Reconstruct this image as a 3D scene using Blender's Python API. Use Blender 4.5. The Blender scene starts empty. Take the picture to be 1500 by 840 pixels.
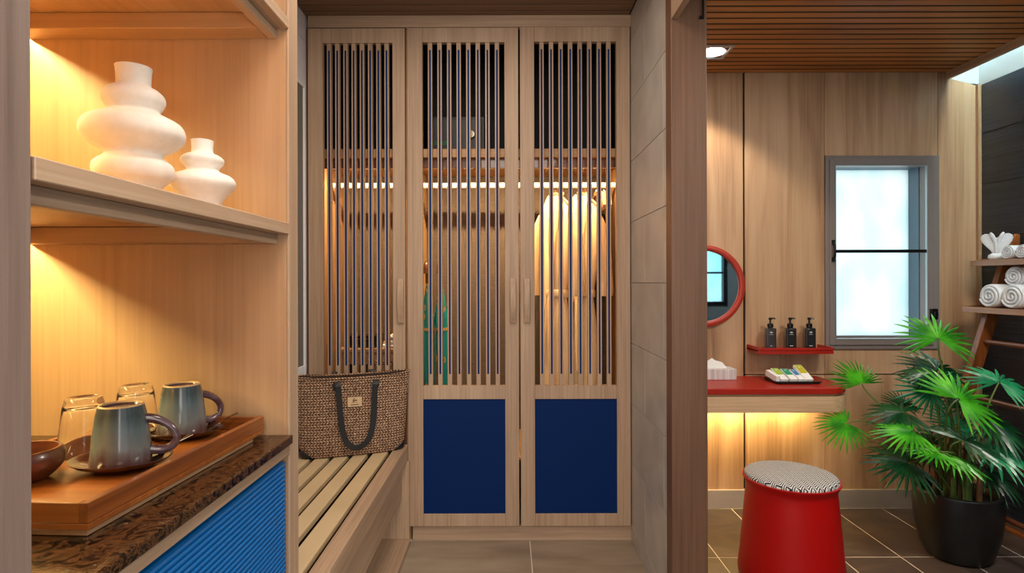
import bpy, bmesh, math, random
from mathutils import Vector, Matrix
random.seed(7)
PI = math.pi
scene = bpy.context.scene
COL = scene.collection
R = math.radians

# ------------------------------------------------------------------ camera, sky, exposure
cam_d = bpy.data.cameras.new('camera'); cam = bpy.data.objects.new('camera', cam_d); COL.objects.link(cam)
cam.location = (0, 0, 1.26); cam.rotation_euler = (R(90), R(0.15), 0)
cam_d.sensor_width = 36; cam_d.lens = 833 / 1500 * 36
cam_d.shift_x = 0.0033; cam_d.shift_y = -0.0047; cam_d.clip_start = 0.02
scene.camera = cam
world = bpy.data.worlds.new('world'); scene.world = world; world.use_nodes = True
bg = world.node_tree.nodes['Background']
bg.inputs['Color'].default_value = (0.86, 0.95, 1.0, 1); bg.inputs['Strength'].default_value = 0.9
scene.view_settings.view_transform = 'Standard'; scene.view_settings.look = 'None'
scene.view_settings.exposure = 0.0; scene.view_settings.gamma = 1.0

def area(name, loc, rot, sx, sy, power, color, spread=180):
    d = bpy.data.lights.new(name, 'AREA'); d.shape = 'RECTANGLE'; d.size = sx; d.size_y = sy
    d.energy = power; d.color = color; d.spread = R(spread)
    o = bpy.data.objects.new(name, d); COL.objects.link(o); o.location = loc; o.rotation_euler = [R(a) for a in rot]
    return o
WARM = (1.0, 0.83, 0.35); SOFT = (1.0, 0.86, 0.72); COOL = (0.78, 0.95, 1.0)
area('closet_ceiling_lamp', (-0.05, 0.9, 2.53), (0, 0, 0), 0.5, 0.5, 17, SOFT)
area('tile_wall_fill', (-0.25, 1.9, 2.535), (0, 0, 0), 0.35, 0.35, 9, SOFT)  # added fill light, washes the right tiled wall
area('entry_ceiling_lamp', (0.1, -0.7, 2.53), (0, 0, 0), 0.8, 0.8, 30, SOFT)
area('entry_daylight', (0.3, -2.6, 1.5), (90, 0, 0), 2.2, 1.8, 58, (1.0, 0.93, 0.86))
area('window_daylight', (2.07, 3.75, 1.45), (-90, 0, 0), 1.2, 1.5, 8, (0.86, 0.98, 1.0))
area('side_window_daylight', (2.0, -0.35, 1.5), (90, 0, 0), 0.9, 1.2, 26, (0.88, 0.97, 1.0))
area('skylight_daylight', (2.535, 1.75, 3.05), (0, 0, 0), 0.15, 2.6, 170, (0.9, 0.98, 1.0))

# ------------------------------------------------------------------ mesh helpers
def lin(c):
    return tuple(((v / 255) / 12.92 if v / 255 <= 0.04045 else ((v / 255 + 0.055) / 1.055) ** 2.4) for v in c) + (1.0,)

class MB:
    def __init__(s, off=(0, 0, 0)):
        s.v = []; s.f = []; s.m = []; s.s = []; s.o = Vector(off)
    def V(s, p):
        s.v.append(tuple(Vector(p) - s.o)); return len(s.v) - 1
    def F(s, idx, mi=0, sm=False):
        s.f.append(tuple(idx)); s.m.append(mi); s.s.append(sm)
    def box(s, x0, x1, y0, y1, z0, z1, mi=0):
        a = [s.V(p) for p in ((x0, y0, z0), (x1, y0, z0), (x1, y1, z0), (x0, y1, z0), (x0, y0, z1), (x1, y0, z1), (x1, y1, z1), (x0, y1, z1))]
        for q in ((0, 3, 2, 1), (4, 5, 6, 7), (0, 1, 5, 4), (1, 2, 6, 5), (2, 3, 7, 6), (3, 0, 4, 7)):
            s.F([a[i] for i in q], mi)
        return s
    def prism(s, pts, axis, a, b, mi=0, sm=False):      # pts in the two other axes, in order
        def P(p, t):
            return {'x': (t, p[0], p[1]), 'y': (p[0], t, p[1]), 'z': (p[0], p[1], t)}[axis]
        A = [s.V(P(p, a)) for p in pts]; B = [s.V(P(p, b)) for p in pts]; n = len(pts)
        s.F(A[::-1], mi); s.F(B, mi)
        for i in range(n):
            j = (i + 1) % n; s.F((A[i], A[j], B[j], B[i]), mi, sm)
        return s
    def lathe(s, prof, c=(0, 0, 0), seg=40, mi=0, sx=1.0, sy=1.0, cap0=True, cap1=True):
        rings = []
        for r, z in prof:
            rings.append([s.V((c[0] + r * sx * math.cos(2 * PI * k / seg), c[1] + r * sy * math.sin(2 * PI * k / seg), c[2] + z)) for k in range(seg)])
        for a, b in zip(rings, rings[1:]):
            for k in range(seg):
                l = (k + 1) % seg; s.F((a[k], a[l], b[l], b[k]), mi, True)
        if cap0: s.F(rings[0][::-1], mi)
        if cap1: s.F(rings[-1], mi)
        return s
    def tube(s, pts, rad, seg=10, mi=0, flat=1.0, up=None):
        pts = [Vector(p) for p in pts]; n = len(pts)
        if not isinstance(rad, (list, tuple)): rad = [rad] * n
        rings = []; pu = Vector(up) if up else None
        for i, p in enumerate(pts):
            t = (pts[min(i + 1, n - 1)] - pts[max(i - 1, 0)]).normalized()
            if pu is None: pu = Vector((0, 0, 1)) if abs(t.z) < 0.9 else Vector((1, 0, 0))
            b = t.cross(pu).normalized(); u = b.cross(t).normalized()
            if not up: pu = u
            rings.append([s.V(p + rad[i] * (math.cos(2 * PI * k / seg) * b + math.sin(2 * PI * k / seg) * flat * u)) for k in range(seg)])
        for a, b in zip(rings, rings[1:]):
            for k in range(seg):
                l = (k + 1) % seg; s.F((a[k], a[l], b[l], b[k]), mi, True)
        s.F(rings[0][::-1], mi); s.F(rings[-1], mi)
        return s
    def ribbon(s, pts, w, t, wd, mi=0):                  # flat strap: width along wd
        pts = [Vector(p) for p in pts]; wd = Vector(wd).normalized(); rings = []; n = len(pts)
        for i, p in enumerate(pts):
            d = (pts[min(i + 1, n - 1)] - pts[max(i - 1, 0)]).normalized()
            u = wd - d * wd.dot(d)
            u.normalize(); nn = d.cross(u)
            rings.append([s.V(p + u * a * w / 2 + nn * b * t / 2) for a, b in ((-1, -1), (1, -1), (1, 1), (-1, 1))])
        for a, b in zip(rings, rings[1:]):
            for k in range(4):
                l = (k + 1) % 4; s.F((a[k], a[l], b[l], b[k]), mi)
        s.F(rings[0][::-1], mi); s.F(rings[-1], mi)
        return s
    def loft(s, rings, mi=0, closed=True, caps=True):
        R_ = [[s.V(p) for p in r] for r in rings]; n = len(R_[0])
        for a, b in zip(R_, R_[1:]):
            for k in range(n if closed else n - 1):
                l = (k + 1) % n; s.F((a[k], a[l], b[l], b[k]), mi, True)
        if caps: s.F(R_[0][::-1], mi); s.F(R_[-1], mi)
        return s
    def build(s, name, mats, parent=None, bevel=0, seg=2, sharp=35, label=None, recalc=True):
        me = bpy.data.meshes.new(name); me.from_pydata(s.v, [], s.f)
        if not isinstance(mats, (list, tuple)): mats = [mats]
        for m in mats: me.materials.append(m)
        me.polygons.foreach_set('material_index', s.m); me.polygons.foreach_set('use_smooth', s.s)
        if recalc:
            bm = bmesh.new(); bm.from_mesh(me); bmesh.ops.recalc_face_normals(bm, faces=bm.faces); bm.to_mesh(me); bm.free()
        if any(s.s): me.set_sharp_from_angle(angle=R(sharp))
        o = bpy.data.objects.new(name, me); COL.objects.link(o)
        if parent is not None: o.parent = parent
        else: o.location = s.o
        if bevel:
            b = o.modifiers.new('edge', 'BEVEL'); b.width = bevel; b.segments = seg; b.limit_method = 'ANGLE'; b.angle_limit = R(40)
        if label: o['label'] = label
        return o

def subsurf(o, n=1):
    m = o.modifiers.new('smooth', 'SUBSURF'); m.levels = n; m.render_levels = n
    for p in o.data.polygons: p.use_smooth = True
    return o
def tag(o, label, cat, group=None):
    o['label'] = label; o['category'] = cat
    if group: o['group'] = group
    return o
def thing(name, label, cat, loc=(0, 0, 0), rotz=0, group=None):
    o = bpy.data.objects.new(name, None); COL.objects.link(o); o.location = loc; o.rotation_euler = (0, 0, rotz)
    o.empty_display_size = 0.05
    return tag(o, label, cat, group)
def structure(name, mb, m, bevel=0, parent=None):
    o = mb.build(name, m, parent, bevel)
    if parent is None: o['kind'] = 'structure'
    return o
def dup_tree(o, parent=None):
    c = o.copy(); COL.objects.link(c)
    if parent is not None: c.parent = parent
    for ch in list(o.children): dup_tree(ch, c)
    return c
def bez(p0, p1, p2, p3, n=12):
    p0, p1, p2, p3 = map(Vector, (p0, p1, p2, p3)); out = []
    for i in range(n + 1):
        t = i / n; u = 1 - t
        out.append(u ** 3 * p0 + 3 * u * u * t * p1 + 3 * u * t * t * p2 + t ** 3 * p3)
    return out

# ------------------------------------------------------------------ materials
def newmat(name):
    m = bpy.data.materials.new(name); m.use_nodes = True
    nt = m.node_tree; return m, nt, nt.nodes['Principled BSDF']
def plain(name, c, rough=0.5, metal=0.0, coat=0.0, **kw):
    m, nt, b = newmat(name)
    b.inputs['Base Color'].default_value = lin(c); b.inputs['Roughness'].default_value = rough; b.inputs['Metallic'].default_value = metal
    b.inputs['Coat Weight'].default_value = coat
    for k, v in kw.items(): b.inputs[k.replace('_', ' ')].default_value = v
    return m
def N(nt, t, **kw):
    n = nt.nodes.new(t)
    for k, v in kw.items():
        if k in n.inputs: n.inputs[k].default_value = v
        else: setattr(n, k, v)
    return n
def coords(nt, scale, rand=True, source='Object'):
    tc = N(nt, 'ShaderNodeTexCoord'); mp = N(nt, 'ShaderNodeMapping'); mp.inputs['Scale'].default_value = scale
    src = tc.outputs[source]
    if rand:
        oi = N(nt, 'ShaderNodeObjectInfo'); ml = N(nt, 'ShaderNodeMath', operation='MULTIPLY'); ml.inputs[1].default_value = 17.3
        nt.links.new(oi.outputs['Random'], ml.inputs[0])
        ad = N(nt, 'ShaderNodeVectorMath', operation='ADD'); nt.links.new(src, ad.inputs[0]); nt.links.new(ml.outputs[0], ad.inputs[1]); src = ad.outputs[0]
    nt.links.new(src, mp.inputs['Vector']); return mp.outputs['Vector']
def ramp(nt, stops):
    r = N(nt, 'ShaderNodeValToRGB'); e = r.color_ramp.elements
    while len(e) < len(stops): e.new(0.5)
    for i, (p, c) in enumerate(stops): e[i].position = p; e[i].color = lin(c) if len(c) == 3 else c
    return r
def bump(nt, b, h, strength=0.15, dist=0.002):
    bp = N(nt, 'ShaderNodeBump', Strength=strength, Distance=dist); nt.links.new(h, bp.inputs['Height']); nt.links.new(bp.outputs[0], b.inputs['Normal'])
def wood(name, dark, mid, light, axis='z', rough=0.45, grain=1.0, bumpy=0.12, coat=0.0, band=0.5):
    """band: share of broad tone bands; grain: fineness of pore lines."""
    m, nt, b = newmat(name)
    k = {'x': 0, 'y': 1, 'z': 2}[axis]
    s1 = [9.0] * 3; s1[k] = 0.7
    s2 = [110.0 * grain] * 3; s2[k] = 2.2
    n1 = N(nt, 'ShaderNodeTexNoise', Scale=1.0, Detail=4.0, Distortion=0.6); nt.links.new(coords(nt, s1), n1.inputs['Vector'])
    n2 = N(nt, 'ShaderNodeTexNoise', Scale=1.0, Detail=5.0, Roughness=0.65); nt.links.new(coords(nt, s2), n2.inputs['Vector'])
    mx = N(nt, 'ShaderNodeMix', data_type='FLOAT'); mx.inputs['Factor'].default_value = 1 - band
    nt.links.new(n1.outputs['Fac'], mx.inputs['A']); nt.links.new(n2.outputs['Fac'], mx.inputs['B'])
    rp = ramp(nt, ((0.30, dark), (0.5, mid), (0.72, light))); nt.links.new(mx.outputs['Result'], rp.inputs[0])
    nt.links.new(rp.outputs[0], b.inputs['Base Color']); b.inputs['Roughness'].default_value = rough; b.inputs['Coat Weight'].default_value = coat
    bump(nt, b, n2.outputs['Fac'], bumpy, 0.002)
    return m
def mottled(name, stops, scale=(6, 6, 6), rough=0.5, detail=6.0, distort=0.4, bumpy=0.05, coat=0.0, rand=True):
    m, nt, b = newmat(name)
    n = N(nt, 'ShaderNodeTexNoise', Scale=1.0, Detail=detail, Distortion=distort); nt.links.new(coords(nt, scale, rand), n.inputs['Vector'])
    rp = ramp(nt, stops); nt.links.new(n.outputs['Fac'], rp.inputs[0]); nt.links.new(rp.outputs[0], b.inputs['Base Color'])
    b.inputs['Roughness'].default_value = rough; b.inputs['Coat Weight'].default_value = coat
    if bumpy: bump(nt, b, n.outputs['Fac'], bumpy, 0.002)
    return m
def glow(name, c, strength):
    m, nt, b = newmat(name); b.inputs['Base Color'].default_value = (0.8, 0.8, 0.8, 1)
    b.inputs['Emission Color'].default_value = (c[0], c[1], c[2], 1); b.inputs['Emission Strength'].default_value = strength; return m

M = {}
for ax in 'xyz':
    M['ash_' + ax] = wood('ash_wood_' + ax, (146, 116, 91), (177, 147, 120), (198, 170, 142), ax, 0.5, 1.0, 0.15, band=0.45)
    M['oak_' + ax] = wood('oak_wood_' + ax, (158, 120, 86), (174, 136, 100), (186, 149, 112), ax, 0.45, 1.0, 0.06, band=0.55)
    M['inner_' + ax] = wood('inner_wood_' + ax, (160, 118, 76), (182, 138, 92), (198, 154, 108), ax, 0.5, 1.0, 0.08)
    M['teak_' + ax] = wood('teak_wood_' + ax, (92, 44, 14), (134, 72, 27), (166, 100, 42), ax, 0.35, 0.8, 0.1, coat=0.3)
    M['walnut_' + ax] = wood('walnut_wood_' + ax, (78, 40, 22), (106, 58, 34), (134, 80, 50), ax, 0.35, 0.8, 0.08, coat=0.3)
for ax in 'yz': M['rack_' + ax] = wood('rack_wood_' + ax, (120, 70, 38), (156, 100, 58), (184, 128, 80), ax, 0.35, 0.8, 0.08, coat=0.3)
M['grey_ash_z'] = wood('weathered_ash', (84, 68, 60), (122, 102, 92), (144, 124, 114), 'z', 0.6, 0.7, 0.45, band=0.6)
M['vanity_wood'] = wood('vanity_ash', (176, 138, 104), (212, 174, 136), (228, 196, 160), 'x', 0.42, 1.0, 0.06)
M['jamb_z'] = wood('jamb_wood', (82, 56, 40), (106, 74, 54), (124, 90, 68), 'z', 0.45, 1.0, 0.1)
M['wallpanel'] = wood('wall_veneer', (146, 104, 72), (198, 157, 119), (218, 182, 146), 'z', 0.42, 0.9, 0.05, band=0.74)
M['ceil'] = wood('ceiling_cedar', (110, 58, 18), (176, 106, 44), (200, 132, 64), 'x', 0.5, 0.6, 0.1, band=0.6)
M['ceil_closet'] = wood('closet_ceiling_wood', (88, 62, 44), (118, 86, 62), (136, 102, 76), 'x', 0.5, 0.8, 0.1)
M['dark_gap'] = plain('dark_gap', (16, 12, 10), 0.8)
M['unlit_black'] = plain('unlit_compartment_black', (14, 13, 14), 0.6)  # unlit dark of the upper wardrobe compartment, put into the colour
M['wall_white'] = mottled('white_tile', ((0.3, (222, 222, 230)), (0.7, (238, 238, 244))), (5, 5, 5), 0.35)
M['wall_grey'] = mottled('grey_tile', ((0.3, (176, 168, 158)), (0.7, (200, 192, 182))), (3, 5, 5), 0.38)
M['floor_beige'] = mottled('beige_tile', ((0.3, (134, 118, 100)), (0.7, (160, 143, 124))), (3, 12, 4), 0.35)
M['floor_brown'] = mottled('brown_slate_tile', ((0.25, (58, 47, 42)), (0.55, (76, 62, 55)), (0.8, (94, 78, 68))), (4, 9, 4), 0.42, 8.0, 1.2, 0.12)
M['grout_light'] = plain('light_grout', (214, 202, 188), 0.8)
M['grout_wall'] = plain('wall_grout', (190, 180, 166), 0.8)
M['grout_dark'] = plain('dark_grout', (70, 72, 76), 0.8)
M['baseboard'] = mottled('baseboard_tile', ((0.3, (158, 146, 138)), (0.7, (184, 173, 164))), (2, 6, 10), 0.3)
M['plaster'] = plain('white_plaster', (236, 240, 240), 0.8)
def striated(name, dark, light, rough=0.3):
    m, nt, b = newmat(name)
    n = N(nt, 'ShaderNodeTexNoise', Scale=1.0, Detail=6.0, Roughness=0.6); nt.links.new(coords(nt, (3, 1.6, 130)), n.inputs['Vector'])
    rp = ramp(nt, ((0.35, dark), (0.7, light))); nt.links.new(n.outputs['Fac'], rp.inputs[0]); nt.links.new(rp.outputs[0], b.inputs['Base Color'])
    b.inputs['Roughness'].default_value = rough; bump(nt, b, n.outputs['Fac'], 0.5, 0.003); return m
M['slate'] = striated('black_striated_tile', (10, 14, 22), (42, 50, 64))
M['blue_door'] = plain('navy_lacquer', (0, 36, 90), 0.6, Specular_IOR_Level=0.12)
M['blue_rib'] = plain('blue_lacquer', (0, 100, 172), 0.35, coat=0.15)
M['blue_inlay'] = plain('blue_inlay', (0, 40, 96), 0.6, Specular_IOR_Level=0.1)
M['red'] = mottled('red_lacquer', ((0.3, (158, 28, 14)), (0.7, (172, 36, 20))), (3, 3, 3), 0.35, bumpy=0)
M['red_stool'] = plain('stool_red_lacquer', (172, 5, 2), 0.45, coat=0.0, Specular_IOR_Level=0.3)
M['red_frame'] = plain('mirror_red_wood', (176, 52, 30), 0.4)
M['mirror'] = plain('mirror_glass', (215, 228, 232), 0.02, 1.0)
M['black_plastic'] = plain('black_plastic', (14, 14, 15), 0.3)
M['bottle'] = plain('smoked_bottle', (40, 36, 36), 0.18, coat=0.4)
M['white_print'] = plain('white_print', (205, 205, 200), 0.6)
M['ceramic_white'] = mottled('matte_bisque', ((0.3, (232, 222, 210)), (0.7, (242, 234, 224))), (40, 40, 40), 0.75, bumpy=0.04)
M['steel'] = plain('brushed_steel', (150, 140, 125), 0.25, 1.0)
M['chrome'] = plain('chrome', (210, 205, 195), 0.12, 1.0)
M['window_frame'] = plain('taupe_aluminium', (134, 122, 118), 0.4, 0.0)
M['reveal'] = plain('blue_grey_reveal', (92, 112, 128), 0.5)
M['black_metal'] = plain('black_metal', (16, 16, 17), 0.35, 0.3)
M['towel'] = mottled('white_terry', ((0.3, (226, 228, 232)), (0.7, (244, 245, 248))), (180, 180, 180), 0.95, bumpy=0.5)
M['robe'] = mottled('cream_cotton', ((0.3, (218, 186, 142)), (0.7, (236, 208, 168))), (12, 12, 3), 0.9, bumpy=0.1)
M['umbrella'] = plain('teal_nylon', (10, 138, 136), 0.5)
M['gold'] = plain('gold_print', (200, 152, 84), 0.4)
M['pot'] = mottled('black_stone_pot', ((0.3, (14, 13, 13)), (0.7, (24, 22, 21))), (30, 30, 30), 0.38, bumpy=0.05)
M['soil'] = mottled('dark_soil', ((0.3, (14, 11, 9)), (0.7, (34, 27, 21))), (60, 60, 60), 0.95, bumpy=0.6)
M['leather'] = plain('black_leather', (14, 16, 20), 0.42)
M['patch'] = plain('tan_patch', (208, 176, 136), 0.7)
M['patch_ink'] = plain('patch_ink', (66, 56, 46), 0.7)
M['candy'] = plain('pink_wrapper', (220, 130, 120), 0.4)
M['paper'] = plain('white_paper', (238, 236, 234), 0.8)
M['taupe_panel'] = plain('taupe_blind', (116, 110, 104), 0.6)
M['silver_trim'] = plain('silver_trim', (168, 172, 176), 0.35, 0.5)
M['bench_cream'] = mottled('cream_slat', ((0.3, (198, 172, 132)), (0.7, (214, 188, 148))), (4, 4, 4), 0.42, bumpy=0.02)
M['strip'] = glow('warm_strip', (1.0, 0.66, 0.28), 6.0)
M['strip_cab'] = glow('cabinet_strip', (1.0, 0.70, 0.34), 8.0)
M['lamp'] = glow('downlight_face', (1.0, 0.97, 0.92), 9.0)
for nme, c in (('lime', (160, 190, 40)), ('green', (40, 150, 110)), ('blue', (40, 120, 180)), ('olive', (188, 178, 30))):
    M['card_' + nme] = plain('card_' + nme, c, 0.6)

# frosted glass: daylight soaks through it
def frosted(name, c):
    m = bpy.data.materials.new(name); m.use_nodes = True; nt = m.node_tree; nt.nodes.remove(nt.nodes['Principled BSDF'])
    out = nt.nodes['Material Output']
    n = N(nt, 'ShaderNodeTexNoise', Scale=1.0, Detail=3.0); nt.links.new(coords(nt, (5, 5, 3), False), n.inputs['Vector'])
    c2 = (c[0] - 18, c[1] - 8, c[2] - 6)
    rp = ramp(nt, ((0.35, c2), (0.62, c))); nt.links.new(n.outputs['Fac'], rp.inputs[0])
    t = N(nt, 'ShaderNodeBsdfTranslucent'); nt.links.new(rp.outputs[0], t.inputs['Color'])
    g = N(nt, 'ShaderNodeBsdfGlossy', Roughness=0.25); g.inputs['Color'].default_value = (0.8, 0.8, 0.8, 1)
    mx = N(nt, 'ShaderNodeMixShader'); mx.inputs[0].default_value = 0.06
    nt.links.new(t.outputs[0], mx.inputs[1]); nt.links.new(g.outputs[0], mx.inputs[2]); nt.links.new(mx.outputs[0], out.inputs[0]); return m
M['frost'] = frosted('frosted_glass', (246, 252, 251))
def clear_glass(name):
    m, nt, b = newmat(name); b.inputs['Base Color'].default_value = (1, 1, 1, 1); b.inputs['Roughness'].default_value = 0.01
    b.inputs['Transmission Weight'].default_value = 1.0; b.inputs['IOR'].default_value = 1.46; return m
M['glass'] = clear_glass('clear_glass')
# marble
def marble():
    m, nt, b = newmat('brown_marble')
    n0 = N(nt, 'ShaderNodeTexNoise', Scale=1.0, Detail=8.0, Roughness=0.7, Distortion=2.2); nt.links.new(coords(nt, (40, 34, 40), False), n0.inputs['Vector'])
    rp = ramp(nt, ((0.36, (14, 9, 7)), (0.47, (20, 13, 9)), (0.53, (98, 62, 34)), (0.57, (26, 17, 12)), (0.64, (66, 46, 32)), (0.71, (168, 140, 110))))
    nt.links.new(n0.outputs['Fac'], rp.inputs[0]); nt.links.new(rp.outputs[0], b.inputs['Base Color'])
    b.inputs['Roughness'].default_value = 0.16; return m
M['marble'] = marble()
# glazed mug: blue grey body, purple brown towards the lip
def glaze():
    m, nt, b = newmat('blue_grey_glaze')
    tc = N(nt, 'ShaderNodeTexCoord'); sp = N(nt, 'ShaderNodeSeparateXYZ'); nt.links.new(tc.outputs['Object'], sp.inputs[0])
    n = N(nt, 'ShaderNodeTexNoise', Scale=1.0, Detail=5.0); nt.links.new(coords(nt, (70, 70, 7)), n.inputs['Vector'])
    ml = N(nt, 'ShaderNodeMath', operation='MULTIPLY_ADD'); ml.inputs[1].default_value = 9.0; nt.links.new(sp.outputs['Z'], ml.inputs[0])
    ml2 = N(nt, 'ShaderNodeMath', operation='MULTIPLY'); ml2.inputs[1].default_value = 0.42; nt.links.new(n.outputs['Fac'], ml2.inputs[0]); nt.links.new(ml2.outputs[0], ml.inputs[2])
    rp = ramp(nt, ((0.20, (86, 42, 24)), (0.30, (88, 64, 64)), (0.5, (112, 114, 112)), (0.8, (92, 104, 106)), (1.0, (64, 74, 76))))
    nt.links.new(ml.outputs[0], rp.inputs[0]); nt.links.new(rp.outputs[0], b.inputs['Base Color'])
    b.inputs['Roughness'].default_value = 0.22; b.inputs['Coat Weight'].default_value = 0.4; return m
M['glaze'] = glaze()
M['glaze_brown'] = mottled('brown_glaze', ((0.3, (52, 24, 18)), (0.7, (84, 44, 32))), (30, 30, 30), 0.12, coat=0.6, bumpy=0)
M['glaze_rim'] = plain('bare_clay_ring', (196, 160, 112), 0.5)
M['glaze_violet'] = mottled('violet_glaze', ((0.3, (70, 42, 44)), (0.7, (104, 84, 90))), (60, 60, 60), 0.2, coat=0.5, bumpy=0)
# woven seagrass (herringbone rows) for the bag
def weave():
    m, nt, b = newmat('woven_seagrass')
    tc = N(nt, 'ShaderNodeTexCoord'); sp = N(nt, 'ShaderNodeSeparateXYZ'); nt.links.new(tc.outputs['Object'], sp.inputs[0])
    def mth(op, *args):
        k = N(nt, 'ShaderNodeMath', operation=op)
        for i, v in enumerate(args):
            if isinstance(v, (int, float)): k.inputs[i].default_value = v
            else: nt.links.new(v, k.inputs[i])
        return k.outputs[0]
    rowh = 0.0115                                            # one plaited row
    row = mth('MULTIPLY', sp.outputs['Z'], 1 / rowh)
    fr = mth('FRACT', row)
    zig = mth('PINGPONG', row, 1.0)                          # rows lean alternately: herringbone
    u = mth('ADD', mth('MULTIPLY', sp.outputs['X'], 1 / 0.013), mth('MULTIPLY', zig, 0.8))
    s1 = mth('ABSOLUTE', mth('SINE', mth('MULTIPLY', u, PI)))
    s2 = mth('SINE', mth('MULTIPLY', fr, PI))
    h = mth('MULTIPLY', mth('POWER', s1, 0.6), mth('POWER', s2, 0.5))
    nz = N(nt, 'ShaderNodeTexNoise', Scale=1.0, Detail=3.0); nt.links.new(coords(nt, (120, 60, 140), False), nz.inputs['Vector'])
    mix = mth('ADD', mth('MULTIPLY', h, 0.62), mth('MULTIPLY', mth('SUBTRACT', nz.outputs['Fac'], 0.5), 0.9))
    rp = ramp(nt, ((0.08, (50, 32, 22)), (0.32, (126, 92, 68)), (0.52, (178, 140, 110)), (0.8, (226, 196, 162))))
    nt.links.new(mix, rp.inputs[0]); nt.links.new(rp.outputs[0], b.inputs['Base Color']); b.inputs['Roughness'].default_value = 0.6
    bump(nt, b, h, 0.9, 0.004); return m
M['weave'] = weave()
M['weave_in'] = plain('shaded_seagrass_inside', (54, 38, 28), 0.9)  # darker seagrass: shade inside the bag put into the colour
# chevron cloth
def chevron():
    m, nt, b = newmat('chevron_cloth')
    tc = N(nt, 'ShaderNodeTexCoord'); sp = N(nt, 'ShaderNodeSeparateXYZ'); nt.links.new(tc.outputs['Object'], sp.inputs[0])
    pp = N(nt, 'ShaderNodeMath', operation='PINGPONG'); pp.inputs[1].default_value = 0.015; nt.links.new(sp.outputs['X'], pp.inputs[0])
    ad = N(nt, 'ShaderNodeMath', operation='MULTIPLY_ADD'); ad.inputs[1].default_value = 1.0; nt.links.new(pp.outputs[0], ad.inputs[0]); nt.links.new(sp.outputs['Y'], ad.inputs[2])
    ml = N(nt, 'ShaderNodeMath', operation='MULTIPLY'); ml.inputs[1].default_value = 2 * PI / 0.0105; nt.links.new(ad.outputs[0], ml.inputs[0])
    sn = N(nt, 'ShaderNodeMath', operation='SINE'); nt.links.new(ml.outputs[0], sn.inputs[0])
    rp = ramp(nt, ((0.44, (36, 36, 44)), (0.56, (214, 210, 204)))); nt.links.new(sn.outputs[0], rp.inputs[0])
    mr = N(nt, 'ShaderNodeMapRange'); mr.inputs['From Min'].default_value = -1; nt.links.new(sn.outputs[0], mr.inputs['Value']); nt.links.new(mr.outputs[0], rp.inputs[0])
    nt.links.new(rp.outputs[0], b.inputs['Base Color']); b.inputs['Roughness'].default_value = 0.85; return m
M['chevron'] = chevron()
# woven wallpaper at the wardrobe back
def grasscloth():
    m, nt, b = newmat('taupe_grasscloth')
    a = N(nt, 'ShaderNodeTexNoise', Scale=1.0, Detail=3.0); nt.links.new(coords(nt, (14, 14, 320), False), a.inputs['Vector'])
    c = N(nt, 'ShaderNodeTexNoise', Scale=1.0, Detail=3.0); nt.links.new(coords(nt, (320, 14, 14), False), c.inputs['Vector'])
    mx = N(nt, 'ShaderNodeMix', data_type='FLOAT'); mx.inputs['Factor'].default_value = 0.45
    nt.links.new(a.outputs['Fac'], mx.inputs['A']); nt.links.new(c.outputs['Fac'], mx.inputs['B'])
    rp = ramp(nt, ((0.35, (66, 54, 46)), (0.65, (100, 84, 72)))); nt.links.new(mx.outputs['Result'], rp.inputs[0])
    nt.links.new(rp.outputs[0], b.inputs['Base Color']); b.inputs['Roughness'].default_value = 0.8; return m
M['grasscloth'] = grasscloth()
def leafmat(name, dark, light, rough=0.32):
    m, nt, b = newmat(name)
    n = N(nt, 'ShaderNodeTexNoise', Scale=1.0, Detail=2.0); nt.links.new(coords(nt, (14, 14, 14)), n.inputs['Vector'])
    rp = ramp(nt, ((0.35, dark), (0.65, light))); nt.links.new(n.outputs['Fac'], rp.inputs[0]); nt.links.new(rp.outputs[0], b.inputs['Base Color'])
    b.inputs['Roughness'].default_value = rough
    b.inputs['Subsurface Weight'].default_value = 0.0
    return m
M['leaf'] = leafmat('palm_green', (34, 128, 22), (88, 186, 36))
M['leaf_dark'] = leafmat('palm_deep_green', (12, 60, 30), (28, 92, 44), 0.3)
M['leaf_teal'] = leafmat('palm_blue_green', (14, 104, 62), (40, 146, 92), 0.3)
M['leaf_dry'] = leafmat('palm_dry', (70, 50, 26), (130, 100, 56), 0.5)
M['stem'] = leafmat('palm_stem', (58, 84, 30), (100, 118, 50), 0.5)
M['stem_brown'] = leafmat('palm_brown_stem', (70, 42, 22), (112, 74, 38), 0.6)
def stripes():
    m, nt, b = newmat('striped_tissue_box')
    w = N(nt, 'ShaderNodeTexNoise', Scale=1.0, Detail=2.0); nt.links.new(coords(nt, (220, 220, 3), False), w.inputs['Vector'])
    rp = ramp(nt, ((0.4, (196, 186, 184)), (0.6, (232, 226, 224)))); nt.links.new(w.outputs['Fac'], rp.inputs[0]); nt.links.new(rp.outputs[0], b.inputs['Base Color'])
    b.inputs['Roughness'].default_value = 0.7; return m
M['tissue_box'] = stripes()

# ================================================================== STRUCTURE
def tiles(parent, spans, mk, m, bevel=0.0015):
    """one mesh per tile size, shared by alike tiles; mk(size) -> MB at its own centre"""
    cache = {}
    for c, size in spans:
        key = tuple(round(v, 4) for v in size)
        if key not in cache:
            o = MB().box(-size[0] / 2, size[0] / 2, -size[1] / 2, size[1] / 2, -size[2] / 2, size[2] / 2).build(mk, m, parent, bevel, 1); cache[key] = o
        else:
            o = cache[key].copy(); COL.objects.link(o)
        o.location = Vector(c) - parent.location
G = 0.004
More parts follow.
